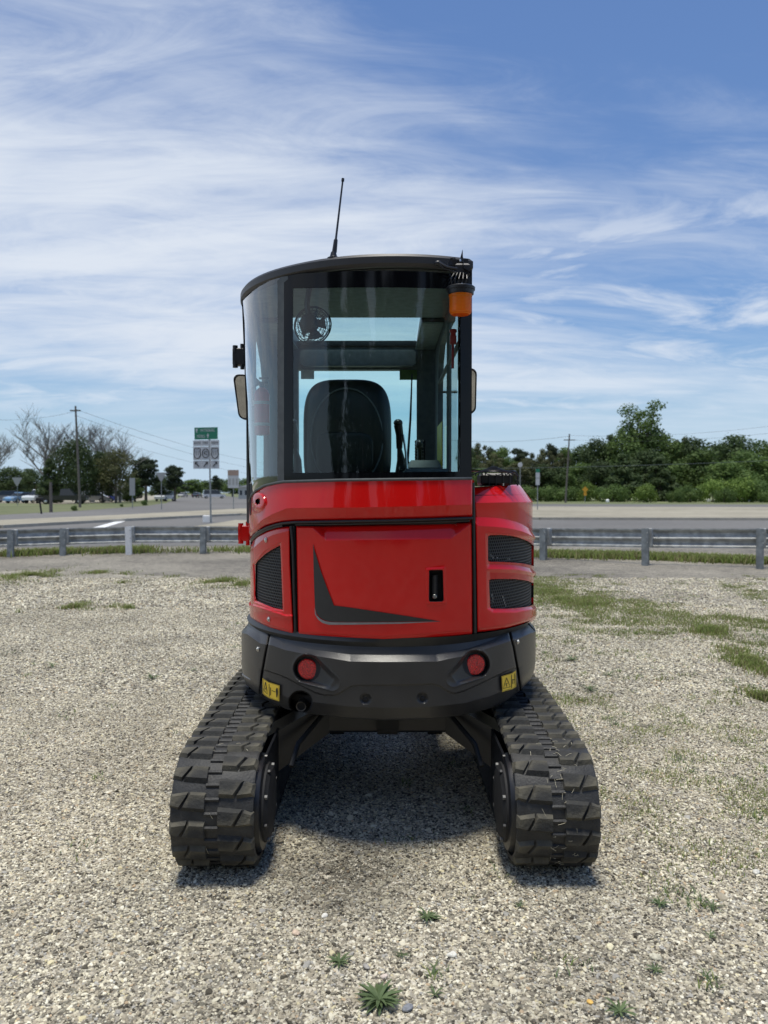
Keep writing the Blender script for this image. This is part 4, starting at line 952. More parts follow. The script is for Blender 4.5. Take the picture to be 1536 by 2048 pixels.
# joystick columns beside the seat
for x in (.085, -.46):
    mb = MB(); mb.tube([(x, 4.05, 1.50), (x+.005, 4.04, 1.62), (x-.005, 4.02, 1.68)], [.035, .022, .012], 10); mb.tube([(x-.005, 4.02, 1.68), (x-.004, 4.0, 1.75), (x-.012, 3.99, 1.80)], [.016, .020, .023], 10); mb.sphere((x-.012, 3.99, 1.81), .024, .024, .02, 10, 8); js = mb.build('joystick', M['black'], EX)
mb = MB(); mb.tube([(.098, 3.98, 1.75), (.112, 3.98, 1.66), (.118, 3.97, 1.56)], .006, 6); mb.build('grab_rail', M['steel'], EX)
# wiper on the windscreen
mb = MB(); p = at(815, 925, 4.66); q = at(824, 748, 4.66); mb.tube([p, (p+q)/2+Vector((.004, 0, 0)), q], [.008, .007, .004], 6); mb.tube([p+Vector((.0, -.01, 0)), p+Vector((.05, 0, -.06))], .012, 6); mb.build('wiper', M['black'], fr)
# wall panel and coat hook area seen right of the windscreen
mb = MB(); 
for k in range(9): mb.tube([(.185, 4.50, 1.60+.018*k), (.235, 4.47, 1.60+.018*k)], .012, 8)
mb.build('bellows', M['matte'], con)
# seat
def sblock(mb, c, rx, ry, rz, p=.42, n=48, m=30): mb.sphere(c, rx, ry, rz, n, m, p=p)
mb = MB(); sc = at(695, 866, 3.72); sblock(mb, (sc.x, 3.72, sc.z-.03), .212, .075, .285, .52); mb.v = [(x, y-.010*math.sin(9*(z-1.6)+7*x)*math.exp(-((z-sc.z+.05)/.14)**2)-.006*mnoise.noise(Vector((x*9, z*9, 2))), z) for x, y, z in mb.v]; seat = mb.build('seat', M['leather'], EX, smooth=60)
mb = MB(); sblock(mb, (sc.x, 3.80, sc.z-.01), .205, .05, .275, .50); mb.build('backrest_cushion', M['leather'], seat, smooth=60)
mb = MB(); 
pp = [(sc.x+.17*math.cos(a), 3.652-.012*abs(math.sin(a)), sc.z-.03+.235*math.sin(a)) for a in np.linspace(0, 2*math.pi, 40)[:-1]]
mb.tube(pp, .004, 6, closed=True); mb.build('seat_piping', M['trim'], seat)
mb = MB(); sblock(mb, (sc.x-.01, 3.646, sc.z-.10), .135, .012, .10, .45); mb.build('seat_pocket', M['leather'], seat, smooth=60)
mb = MB(); mb.box(sc.x-.21, sc.x+.21, 3.72, 4.2, 1.40, 1.50, bev=.04); mb.build('seat_base', M['leather'], seat)
# cab fan hanging from the roof behind the driver
fc = at(626, 652, 3.42); fx = Vector((.25, 1, -.10)).normalized(); fu = fx.orthogonal().normalized(); fw = fx.cross(fu); mb = MB()
def cage(h, r): return [fc+fx*h+(fu*math.cos(a)+fw*math.sin(a))*r for a in np.linspace(0, 2*math.pi, 28)[:-1]]
for h, r, w in ((0, .084, .0028), (.014, .074, .0014), (.022, .062, .0014), (.027, .050, .0014), (.030, .040, .0014), (-.016, .083, .002), (-.030, .074, .0016), (-.04, .058, .0016), (-.046, .044, .0016)): mb.tube(cage(h, r), w, 5, closed=True)
for k in range(22):
    a = 2*math.pi*k/22; dv = lambda r, b=a: (fu*math.cos(b)+fw*math.sin(b))*r
    mb.tube([fc+fx*.031+dv(.02), fc+fx*.028+dv(.05, a+.25), fc+dv(.084, a+.55), fc-fx*.03+dv(.074, a+.75), fc-fx*.05+dv(.02, a+1.0)], .0011, 4)
fan = mb.build('cab_fan', M['black'], EX)
mb = MB(); mb.lathe(fc-fx*.07, fx, [(0, .02), (.005, .034), (.05, .036), (.06, .030)], 20); mb.tube([fc-fx*.05, fc-fx*.05+Vector((-.01, 0, .08)), Vector((fc.x-.01, fc.y-.05, ZR))], .012, 8); mb.build('fan_motor', M['black'], fan)
mb = MB()
for k in range(4):
    a = k*math.pi/2; u1 = fu*math.cos(a)+fw*math.sin(a); u2 = fu*math.cos(a+1.1)+fw*math.sin(a+1.1)
    mb.add([tuple(fc-fx*.002+u1*.015), tuple(fc+fx*.012+u1*.068), tuple(fc-fx*.012+u2*.070), tuple(fc-fx*.006+u2*.015)], [(0, 1, 2, 3)])
mb.build('fan_blade', M['trim'], fan)
# emergency hammer clipped to the side window
hx = Vector((.292, 3.50, 0)); mb = MB(); h0 = at(912, 738, 3.18); 
p0 = Vector((.285, 3.2, H+(985-738)/F*3.2)); p1 = Vector((.285, 3.2, H+(985-690)/F*3.2)); p2 = Vector((.285, 3.2, H+(985-660)/F*3.2))
mb.tube([p0, p1], .0055, 8); mb.box(p1.x-.012, p1.x+.014, 3.192, 3.21, p1.z, p1.z+.035); mb.box(p1.x-.009, p1.x+.012, 3.192, 3.21, p1.z+.035, p2.z, bev=.003); mb.tube([p2+Vector((-.014, 0, -.008)), p2+Vector((.016, 0, -.008))], .006, 6)
eh = mb.build('emergency_hammer', M['exting'], None); tag(eh, 'red emergency hammer clipped by the right side window inside the cab', 'hammer')
# fire extinguisher in its bracket behind the corner glass
fe = at(524, 815, 3.62); tg = thing('fire_extinguisher', 'small red fire extinguisher in a pale bracket behind the left corner glass', 'fire extinguisher', (fe.x, fe.y, fe.z-.13))
mb = MB(); mb.lathe((0, 0, 0), (0, 0, 1), [(0, .030), (.006, .036), (.19, .036), (.21, .028), (.222, .014)], 22); mb.build('cylinder', M['exting'], tg, local=True)
mb = MB(); mb.lathe((0, 0, .222), (0, 0, 1), [(0, .012), (.02, .012)], 12); mb.box(-.012, .03, -.008, .008, .24, .25); mb.box(-.012, .035, -.008, .008, .262, .270); mb.tube([(-.01, 0, .245), (-.045, 0, .22), (-.042, 0, .06)], .006, 8); mb.build('valve_handle', M['black'], tg, local=True)
for z in (.05, .15):
    mb = MB(); mb.lathe((0, 0, z-.007), (0, 0, 1), [(0, .0375), (.014, .0375)], 22, capa=False, capb=False); mb.box(-.045, -.035, -.01, .01, z-.012, z+.012); mb.build('bracket_band', M['label'], tg, local=True, smooth=30)
# seat belt post and misc shapes left of the seat
mb = MB(); mb.tube([(-.50, 4.2, 1.5), (-.515, 4.2, 1.75), (-.50, 4.2, 1.9)], [.02, .016, .02], 8); mb.build('grab_handle', M['black'], EX)

# ---- mirrors
def mirror(name, pts, Y, th, arm):
    mb = MB(); c = [at(x, y, Y) for x, y in pts]
    n = len(c); cen = sum(c, Vector())/n
    yaw = Matrix.Rotation(0, 4, 'Z')
    fr_ = [(p.x, p.z) for p in c]
    yy_ = lambda z: Y-(z-cen.z)*.20
    V = [(x, yy_(z), z) for x, z in fr_]+[(x, yy_(z)+th, z) for x, z in fr_]+[(cen.x+(x-cen.x)*.80, yy_(cen.z+(z-cen.z)*.93)+.004, cen.z+(z-cen.z)*.92) for x, z in fr_]
    F_ = [(i, (i+1) % n, n+(i+1) % n, n+i) for i in range(n)]+[tuple(range(n, 2*n))]+[(i, 2*n+i, 2*n+(i+1) % n, (i+1) % n) for i in range(n)]
    mb.add(V, F_); mb.tube([(cen.x, Y+th*.6, cen.z), (arm[0], Y+th*.6+.02, cen.z), (arm[0], arm[1], arm[2])], .009, 8); o = mb.build(name, M['black'], EX)
    tilt = .10
    mb = MB(); mb.add([(cen.x+(x-cen.x)*.82, yy_(cen.z+(z-cen.z)*.93)+.0035, cen.z+(z-cen.z)*.93) for x, z in fr_], [tuple(range(n))[::1]])
    g = mb.build('mirror_glass', M['mirror'], o, smooth=0); return o
def rrect(x0, x1, y0, y1, r, skew=0):
    P = []
    for cx, cy, a0 in ((x1-r, y0+r, -90), (x1-r, y1-r, 0), (x0+r, y1-r, 90), (x0+r, y0+r, 180)):
        for a in range(0, 91, 18): t = R(a0+a); xx, yy = cx+r*math.cos(t), cy+r*math.sin(t); P.append((xx+skew*(yy-y0)/(y1-y0), yy))
    return P
mirror('wing_mirror', rrect(467, 499, 750, 838, 12, 9), 4.55, .05, (-.66, 4.66, 1.9))
mirror('wing_mirror', rrect(922, 953, 738, 826, 12, 0), 4.55, .05, (.34, 4.66, 1.9))
# door hinges on the left
def hinge(y0, y1, m, px=478):
    a = at(px, y0, 3.86); b = at(px, y1, 3.86); w = 20/F*3.86; h = a.z-b.z; mb = MB()
    mb.box(a.x-.004, a.x+w, 3.84, 3.90, b.z+h*.12, a.z-h*.12, bev=.004); mb.tube([(a.x+.008, 3.85, b.z), (a.x+.008, 3.85, b.z+h*.3)], .013, 10); mb.tube([(a.x+.008, 3.85, a.z-h*.3), (a.x+.008, 3.85, a.z)], .013, 10)
    mb.tube([(a.x+w*.85, 3.85, b.z-.008), (a.x+w*.85, 3.85, a.z+.008)], .010, 8); return mb.build('door_hinge', M[m], EX)
hinge(692, 736, 'black', 468); hinge(1046, 1087, 'red', 479)
# antenna
a = E_CAB.pt(666, 527, .0); a = Vector((a.x, a.y+.03, ZT-.002)); b = at(686, 357, a.y+.02); d = b-a; mb = MB()
mb.lathe(a, (0, 0, 1), [(-.005, .026), (.006, .026), (.012, .015), (.03, .010)], 18); mb.tube([a+Vector((0, 0, .02)), a+d*.10, a+d*.24], [.009, .010, .008], 10); mb.tube([a+d*.24, a+d*.26, a+d*.97], [.008, .0045, .0035], 8); mb.tube([a+d*.965, a+d], [.006, .006], 8); mb.build('antenna', M['black'], EX)
mb = MB(); q = at(527, 546, 3.45); mb.sphere((q.x, q.y, ZT+.002), .022, .022, .012, 12, 6); mb.build('roof_plug', M['black'], EX)
# beacon with its bracket and cable
bc = at(921, 600, 3.06); root = bc
zt_ = H+(985-578)/F*3.06; zb_ = H+(985-632)/F*3.06
mb = MB(); mb.lathe((bc.x, 3.06, zt_-.012), (0, 0, 1), [(-.016, .052), (.0, .0535), (.0, .057), (.010, .058), (.014, .053)], 32); mb.lathe((bc.x, 3.06, zt_-.03), (0, 0, 1), [(0, .047), (.018, .05)], 32)
bp_ = mb.build('beacon', M['black'], EX)
mb = MB(); prof = [(0, .034), (.004, .040), (.010, .0435)]+[(z, .0435+.0008*(k % 2)) for k, z in enumerate(np.linspace(.012, .068, 16))]+[(.07, .046), (.082, .047)]
mb.lathe((bc.x, 3.06, zb_), (0, 0, 1), prof, 32); mb.build('beacon_lens', M['amber'], bp_)
mb = MB(); mb.lathe((bc.x, 3.06, zb_+.014), (0, 0, 1), [(0, .012), (.06, .02)], 12); mb.build('reflector', M['steel'], bp_)  # inner reflector added to brighten the amber lens
zq = zt_; mb = MB()
mb.box(bc.x-.012, bc.x+.035, 3.10, 3.115, zq, zq+.125); mb.box(bc.x-.010, bc.x+.030, 3.03, 3.115, zq, zq+.005)
mb.add([(bc.x+.012, 3.05, zq+.075), (bc.x+.044, 3.07, zq+.06), (bc.x+.044, 3.13, zq+.06), (bc.x+.020, 3.12, zq+.115), (bc.x+.006, 3.08, zq+.155)], [(0, 1, 2, 3), (0, 3, 4)])
mb.box(bc.x-.02, bc.x+.038, 3.07, 3.13, zq+.05, zq+.10, bev=.008); mb.add([(bc.x-.006, 3.06, zq+.10), (bc.x+.010, 3.06, zq+.10), (bc.x+.008, 3.06, zq+.150)], [(0, 1, 2)])
br_ = mb.build('beacon_bracket', M['black'], bp_)
mb = MB()
for k in range(5): x = bc.x-.035+.012*k; mb.tube([(x, 3.05, zq+.004), (x-.005+.004*k, 3.045, zq+.03), (x+.012, 3.07, zq+.06)], .0028, 6)
cb = [(bc.x-.012, 3.08, zq+.100), (bc.x-.022, 3.08, zq+.122), (bc.x-.038, 3.08, zq+.120), (bc.x-.050, 3.08, zq+.098), (bc.x-.046, 3.075, zq+.080)]
mb.tube(cb, .0028, 6); mb.tube([(bc.x-.086, 3.045, zq+.092), (bc.x-.055, 3.04, zq+.074), (bc.x-.015, 3.05, zq+.070)], .006, 8); mb.sphere((bc.x-.09, 3.05, zq+.092), .015, .01, .011, 10, 8); mb.tube([(bc.x-.085, 3.04, zq+.085), (bc.x-.07, 3.04, zq+.07), (bc.x-.02, 3.045, zq+.055)], .003, 6)
mb.build('beacon_cable', M['black'], bp_)
for dx_ in (-.003, .004):
    mb = MB(); mb.lathe((bc.x+dx_, 3.045, zq+(.003 if dx_ > 0 else .098)), (0, 0, 1), [(0, .004), (.010, .003)], 8); mb.build('bolt', M['steel'], bp_)
# black wire guard and box on the hood
gc = (.487, 3.42); zg = 1.480
mb = MB(); mb.box(gc[0]-.065, gc[0]+.075, gc[1]-.06, gc[1]+.07, zg, zg+.055, bev=.01); gb = mb.build('air_intake_box', M['black'], EX)
mb = MB()
for k, (h, w_) in enumerate(((.082, .035), (.078, .05), (.074, .065), (.070, .08), (.066, .09), (.060, .10))):
    pts = [(gc[0]-.01+w_*1.05*math.sin(t), gc[1]-.07-.004*k, zg+.030+(h-.030)*math.cos(t)**.6) for t in np.linspace(-1.45, 1.45, 13)]
    mb.tube(pts, .0022, 6)
for r_ in (.07, .085, .10): mb.tube([(gc[0]-.005+r_*math.cos(t), gc[1]+r_*.9*math.sin(t), zg+.066) for t in np.linspace(0, 2*math.pi, 30)[:-1]], .0022, 6, closed=True)
mb.tube([(gc[0]+.06, gc[1]-.05, zg+.064), (gc[0]+.088, gc[1]-.05, zg+.060), (gc[0]+.098, gc[1]-.05, zg+.05), (gc[0]+.098, gc[1]-.05, zg)], .004, 8)
for k in range(5): mb.tube([(gc[0]-.06+.03*k, gc[1]-.075, zg), (gc[0]-.06+.03*k, gc[1]-.075, zg+.05)], .0025, 6)
mb.build('wire_guard', M['black'], gb)
mb = MB(); mb.lathe((gc[0]+.03, gc[1]-.082, zg), (0, 0, 1), [(0, .004), (.010, .004)], 8); mb.build('bolt', M['steel'], gb)

# ============================================================ UNDERCARRIAGE
RB = .218   # belt radius
def track_path(n=400):
    """centre line of the belt's outer face: rear wheel, rising top run, front idler, ground run"""
    c0, c1, y2 = (2.995, .236), (4.62, .236), 3.8
    pts = []
    for a in np.linspace(-90, -270, 60): pts.append((c0[0]+RB*math.cos(R(a)), c0[1]+RB*math.sin(R(a))))     # rear wheel, bottom to top
    for t in np.linspace(0, 1, 60)[1:-1]: pts.append((c0[0]+(c1[0]-c0[0])*t, c0[1]+RB+.036*math.sin(math.pi*t)))
    for a in np.linspace(90, -90, 60): pts.append((c1[0]+RB*math.cos(R(a)), c1[1]+RB*math.sin(R(a))))
    for t in np.linspace(0, 1, 60)[1:-1]: pts.append((c1[0]+(c0[0]-c1[0])*t, c1[1]-RB))
    p = np.array(pts+[pts[0]]); s = np.r_[0, np.cumsum(np.hypot(*np.diff(p, axis=0).T))]
    return p, s
TP, TS = track_path(); TL = TS[-1]
def tpos(s):
    s = s % TL; y = np.interp(s, TS, TP[:, 0]); z = np.interp(s, TS, TP[:, 1]); e = .004
    y2 = np.interp((s+e) % TL, TS, TP[:, 0]); z2 = np.interp((s+e) % TL, TS, TP[:, 1]); t = Vector((0, y2-y, z2-z)).normalized()
    return Vector((0, y, z)), t
def lug_mesh():
    """one rubber tread block: two chamfered pieces split by a slanted groove. x across (0 = inner end), y along, z out"""
    mb = MB()
    def blk(base, top, h):
        n = len(base); V = [(x, y, -.008) for x, y in base]+[(x, y, h) for x, y in top]
        mb.add(V, [tuple(range(n, 2*n))]+[(i, (i+1) % n, n+(i+1) % n, n+i) for i in range(n)])
    blk([(0, -.040), (.068, -.044), (.106, .034), (.0, .042)], [(.004, -.026), (.062, -.029), (.092, .018), (.003, .024)], .015)
    blk([(.075, -.044), (.149, -.034), (.151, .018), (.112, .032)], [(.078, -.030), (.136, -.023), (.141, .010), (.108, .018)], .013)
    me = mb.mesh('tread_lug', M['lug'], smooth=20); return me
LUG = lug_mesh()
def make_track(x0, x1, sgn, ph):
    """x0..x1 belt width; sgn +1 when the outer side is at +x"""
    mb = MB(); N_ = 150; V = []; prof = [(x0, -.022), (x0, -.004), (x0+.008, 0), (x1-.008, 0), (x1, -.004), (x1, -.022)]
    for i in range(N_):
        p, t = tpos(TL*i/N_); nn = Vector((0, -t.z, t.y))
        # outward normal: to the left of travel in yz
        for x, h in prof: q = p+nn*h; V.append((x, q.y, q.z))
    k = len(prof); F_ = [(i*k+a, i*k+(a+1) % k, ((i+1) % N_)*k+(a+1) % k, ((i+1) % N_)*k+a) for i in range(N_) for a in range(k)]
    mb.add(V, F_); tr = mb.build('rubber_track', M['rubber'], EX)
    nl = 46; pitch = TL/nl; xm = (x0+x1)/2
    for j in range(nl):
        for side_ in (0, 1):
            s = pitch*(j+.5*side_)+ph; p, t = tpos(s); nn = Vector((0, -t.z, t.y))
            xdir = 1 if side_ else -1; half = (x1-x0)/2; X0 = xm+xdir*.022
            ex = Vector((xdir, 0, 0)); ez = nn; ey = ez.cross(ex)
            o = bpy.data.objects.new('tread_lug', LUG); COL.objects.link(o); o.parent = tr
            scx = (half-.018)/.150
            m_ = Matrix.Identity(4); m_.col[0][:3] = ex*scx; m_.col[1][:3] = ey*.92; m_.col[2][:3] = ez; m_.col[3][:3] = (X0, p.y, p.z); o.matrix_basis = m_
    # cross ribs of the centre strip
    mb = MB(); nr = nl*2
    for j in range(nr):
        p, t = tpos(pitch/2*j+.01+ph); nn = Vector((0, -t.z, t.y))
        a = p+nn*.001; mb.tube([(xm-.026, a.y, a.z), (xm+.026, a.y, a.z)], .0085, 6)
        p2, t2 = tpos(pitch/2*(j+.5)+.01+ph)
    mb.build('centre_ribs', M['rubber'], tr)
    # dry straw and stone chips stuck to the rubber
    mb = MB(); rs = random.Random(int(x0*100)); nst = 46 if sgn > 0 else 14
    for j in range(nst):
        p, t = tpos(rs.uniform(.12, .75)); nn = Vector((0, -t.z, t.y)); x = xm+rs.gauss(0, .055); a_ = rs.uniform(0, 3.14); L = rs.uniform(.004, .016)
        dv = Vector((math.cos(a_), 0, 0))*L+t*math.sin(a_)*L; q = Vector((x, p.y, p.z))+nn*rs.uniform(.006, .016); mb.tube([q-dv, q+dv*.2+nn*.002, q+dv], .0007, 3)
    so_ = mb.build('dry_straw', M['straw'], tr); so_['kind'] = 'stuff'
    # wheels, frame and final drive
    xi = x1 if sgn < 0 else x0; d = -sgn; xo = x0 if sgn < 0 else x1   # inner and outer edge
    mb = MB(); ax = (d, 0, 0); mb.lathe((xm-d*.06, 2.995, .236), ax, [(0, .165), (.01, .18), (.11, .18), (.12, .165)], 40); mb.build('drive_sprocket', M['black'], tr)
    mb = MB(); mb.lathe((xi-d*.085, 2.995, .236), ax, [(0, .188), (.045, .192), (.052, .186), (.056, .186), (.085, .183), (.10, .176), (.105, .15)], 48); mb.build('wheel_rim', M['black'], tr)
    mb = MB(); mb.lathe((xi+d*.018, 2.995, .236), ax, [(0, .15), (.010, .148), (.012, .138), (.022, .125), (.026, .085)], 40); hub = mb.build('final_drive', M['matte'], tr)
    for q in range(8):
        a_ = 2*math.pi*q/8+.3; mb = MB(); mb.lathe((xi+d*.030, 2.995+.138*math.cos(a_), .236+.138*math.sin(a_)), ax, [(0, .009), (.010, .009), (.011, .005)], 6); mb.build('bolt', M['boltg'] if q % 2 else M['black'], tr)
    mb = MB(); mb.box(min(xi+d*.012, xi+d*.022), max(xi+d*.012, xi+d*.022), 2.99, 3.35, .08, .42, bev=.004); mb.build('motor_guard', M['black'], tr)
    mb = MB(); mb.lathe((xm-d*.06, 4.62, .236), ax, [(0, .18), (.12, .18)], 32); mb.build('idler_wheel', M['black'], tr)
    mb = MB(); mb.box(xm-.07, xm+.07, 3.15, 4.45, .12, .36, bev=.02); mb.build('track_frame', M['black'], tr)
    for q in range(4):
        mb = MB(); mb.lathe((xm-.06, 3.3+.34*q, .10), (1, 0, 0), [(0, .07), (.12, .07)], 20); mb.build('roller', M['black'], tr)
    return tr
tl_ = make_track(-.783, -.480, -1, .02); tr_ = make_track(.488, .792, 1, .045)
# X-shaped lower frame
mb = MB(); mb.box(-.27, .30, 3.42, 4.25, .372, .53, bev=.012)
def leg(xa, xb, ya, yb, w=.11):
    """box beam from the centre body down and out to the track frame"""
    V = []
    for x, y, zl, zh in ((xa, ya, .372, .515), (xb, yb, .16, .36)):
        for dy_ in (-w, w):
            for z in (zl, zh): V.append((x, y+dy_, z))
    mb.add(V, [(0, 1, 3, 2), (4, 6, 7, 5), (0, 4, 5, 1), (2, 3, 7, 6), (1, 5, 7, 3), (0, 2, 6, 4)])
for sx_ in (-1, 1):
    cx_ = .015; leg(cx_+sx_*.26, cx_+sx_*.60, 3.53, 3.36); leg(cx_+sx_*.26, cx_+sx_*.60, 4.1, 4.3)
mb.build('lower_frame', M['black'], EX, smooth=20)
mb = MB(); mb.box(-.035, .065, 3.36, 3.45, .40, .53, bev=.008); mb.tube([(-.03, 3.38, .40), (.06, 3.38, .40)], .02, 12); mb.build('tow_eye', M['matte'], EX)
mb = MB(); mb.lathe((.02, YC, .50), (0, 0, 1), [(0, .36), (.055, .36)], 48); mb.build('slew_ring', M['matte'], EX)
# travel hoses drooping beside the frame
for sx_ in (-1, 1):
    mb = MB(); mb.tube([(.01+sx_*.12, 3.5, .5), (.01+sx_*.28, 3.38, .47), (.01+sx_*.38, 3.28, .37), (.01+sx_*.40, 3.2, .30)], .011, 8); mb.build('hydraulic_hose', M['seal'], EX)
# front dozer blade
mb = MB(); prof = [(5.02, .02), (5.06, .02), (5.03, .12), (5.03, .24), (5.07, .34), (5.03, .34), (4.99, .24), (4.99, .12)]
V = [(x, y, z) for x in (-.775, .78) for y, z in prof]; n = len(prof); mb.add(V, [tuple(range(n)), tuple(range(2*n-1, n-1, -1))]+[(i, (i+1) % n, n+(i+1) % n, n+i) for i in range(n)])
mb.box(-.30, -.22, 4.2, 5.0, .12, .22); mb.box(.24, .32, 4.2, 5.0, .12, .22); mb.build('dozer_blade', M['black'], EX, smooth=0)
# ============================================================ GUARDRAIL
gr = thing('guardrail', 'grey galvanised W-beam guardrail along the edge of the lot', 'guardrail', (0, 17, 0))
# (foot x, foot y, top y) read off the photo; hidden posts interpolated
GPX = [(-260, 1119, 1064), (-110, 1117, 1062), (20, 1115, 1060), (125, 1112, 1057), (257, 1110, 1053.5), (405, 1108.5, 1053.5), (560, 1109, 1054), (735, 1112, 1055), (915, 1116, 1056), (1085, 1121, 1057), (1290, 1132, 1057.5), (1520, 1139, 1057.5), (1790, 1150, 1058)]
posts = []
for px, pf, pt_ in GPX:
    x, y = gnd(px, pf); h = H+(985-pt_)/F*y; posts.append((x, y, h))
for i, (x, y, h) in enumerate(posts):
    a = posts[max(0, i-1)]; b = posts[min(len(posts)-1, i+1)]; d = Vector((b[0]-a[0], b[1]-a[1], 0)).normalized(); nrm = Vector((-d.y, d.x, 0))
    ang = math.atan2(d.y, d.x); Mx = Matrix.Translation((x, y, 0)) @ Matrix.Rotation(ang, 4, 'Z') @ Matrix.Rotation(R(random.uniform(-1.3, 1.3)), 4, 'Y')
    wp = i == 4
    mb = MB(); w = .064
    mb.prism([(-w, -.008), (w, -.008), (w, .0), (.01, .0), (.01, .13), (w, .13), (w, .138), (-w, .138), (-w, .13), (0, .13), (0, .0), (-w, .0)], -.05, h, M4=Mx)
    mb.build('post', M['white'] if wp else M['galvp'], gr, smooth=0, label='white painted post' if wp else None)
    mb = MB(); mb.prism([(-.02, .15), (.11, .15), (.11, .34), (-.02, .34)], h-.36, h-.005, M4=Mx, bev=.005); mb.build('spacer_block', M['galv'], gr, smooth=0)
    for hz in (h-.08, h-.27):
        mb = MB(); mb.lathe(tuple(Mx @ Vector((.05, -.008, hz))), tuple(-nrm), [(-.001, .014), (.008, .012)], 8); mb.build('bolt', M['galv'], gr)
WB = [(0, .0), (0, .03), (.055, .075), (.055, .105), (0, .15), (0, .162), (.038, .19), (.068, .228), (.068, .25), (0, .30), (0, .32)]
for i in range(len(posts)-1):
    V = []; F_ = []; n = len(WB)
    for (x, y, h), q in ((posts[i], i), (posts[i+1], i+1)):
        a = posts[max(0, q-1)]; b = posts[min(len(posts)-1, q+1)]; d = Vector((b[0]-a[0], b[1]-a[1], 0)).normalized(); nr = Vector((-d.y, d.x, 0))
        e = d*(.10 if q == i else .22)
        for dep in (.0, .006):
            for o_, z in WB: V.append((x+e.x+nr.x*(.38+o_+dep+.002*(i % 2)), y+e.y+nr.y*(.38+o_+dep+.002*(i % 2)), h-.01-.385+z*1.2))
    for k in range(n-1): F_ += [(k, k+1, 2*n+k+1, 2*n+k), (n+k, 3*n+k, 3*n+k+1, n+k+1)]
    F_ += [(0, 2*n, 3*n, n), (n-1, 2*n-1, 4*n-1, 3*n-1)]+[(k, n+k, n+k+1, k+1) for k in range(n-1)]+[(2*n+k, 2*n+k+1, 3*n+k+1, 3*n+k) for k in range(n-1)]
    mb = MB(); mb.add(V, F_); mb.build('rail', M['galv'], gr, smooth=40)

# ============================================================ TREES
def leafcloud(cs, rs, n, size, flat=.8, surf=.55):
    """n leaf clump cards through a set of crown lobes"""
    cs = np.array(cs, float); rs = np.array(rs, float); w = (rs[:, 0]*rs[:, 1]*rs[:, 2])**.66; k = rng.choice(len(cs), n, p=w/w.sum())
    d = rng.normal(size=(n, 3)); d /= np.linalg.norm(d, axis=1)[:, None]; r = surf+(1-surf)*rng.random(n)**.6; r *= rng.uniform(.72, 1.12, n)
    c = cs[k]+d*rs[k]*r[:, None]
    nrm = d*.9+rng.normal(size=(n, 3))*.6+np.array([0, 0, .35]); nrm /= np.linalg.norm(nrm, axis=1)[:, None]
    a = np.cross(nrm, rng.normal(size=(n, 3))); a /= np.linalg.norm(a, axis=1)[:, None]; b = np.cross(nrm, a)
    s = (size*rng.uniform(.5, 1.3, n))[:, None]/2
    j = lambda: rng.uniform(.6, 1.25, (n, 1))
    V = np.stack([c-a*s*j(), c-b*s*j()*flat+nrm*s*.2, c+a*s*j(), c+b*s*j()*flat-nrm*s*.2], 1).reshape(-1, 3)
    return V, np.arange(4*n).reshape(n, 4)
def limb_mesh(h, tr, lobes, seed, bare=False, depth=3, spread=.9, lean=0, tw=.02, start=.3):
    rd = random.Random(seed); mb = MB()
    def br(p, d, L, r, k):
        n = 4 if k < 2 else 3; pts = [p]; rr = [r]; q = p.copy(); dd = d.copy()
        for i in range(n):
            dd = (dd+Vector((rd.uniform(-1, 1), rd.uniform(-1, 1), rd.uniform(-.3, .8)))*.16).normalized(); q = q+dd*L/n; pts.append(q.copy()); rr.append(r*(1-.62*(i+1)/n))
        mb.tube(pts, rr, 6 if k < 2 else 3, cap=False)
        if k >= depth: return
        m = rd.randint(3, 5) if bare else 3
        for i in range(m):
            t = rd.uniform(.35, 1.0); j = min(n, int(t*n)); a = rd.uniform(0, 6.28); side = Vector((math.cos(a), math.sin(a), rd.uniform(.15, .9)))*spread
            br(pts[j], (dd*.8+side).normalized(), L*rd.uniform(.5, .75), max(tw, rr[j]*.62), k+1)
    top = h*(.62 if not bare else .5); p = Vector((0, 0, 0)); pts = [Vector((lean*t*h*.1, 0, top*t)) for t in (0, .04, .3, .6, 1)]
    mb.tube(pts, [tr*1.5, tr*1.1, tr, tr*.85, tr*.5], 8, cap=False)
    for c in lobes:
        c = Vector(c); b0 = pts[2].lerp(pts[4], rd.uniform(.2, 1)); mid = b0.lerp(c, .5)+Vector((0, 0, -.05*h)); mb.tube([b0, mid, c], [tr*.42, tr*.28, tr*.10], 5, cap=False)
    if bare:
        for i in range(9):
            j = pts[2].lerp(pts[4], rd.uniform(start, 1)); a = i*2.4; br(j, Vector((math.cos(a)*.75, math.sin(a)*.75, rd.uniform(.6, 1.2))).normalized(), h*rd.uniform(.28, .42), tr*.45, 1)
    return mb
TREE = {}
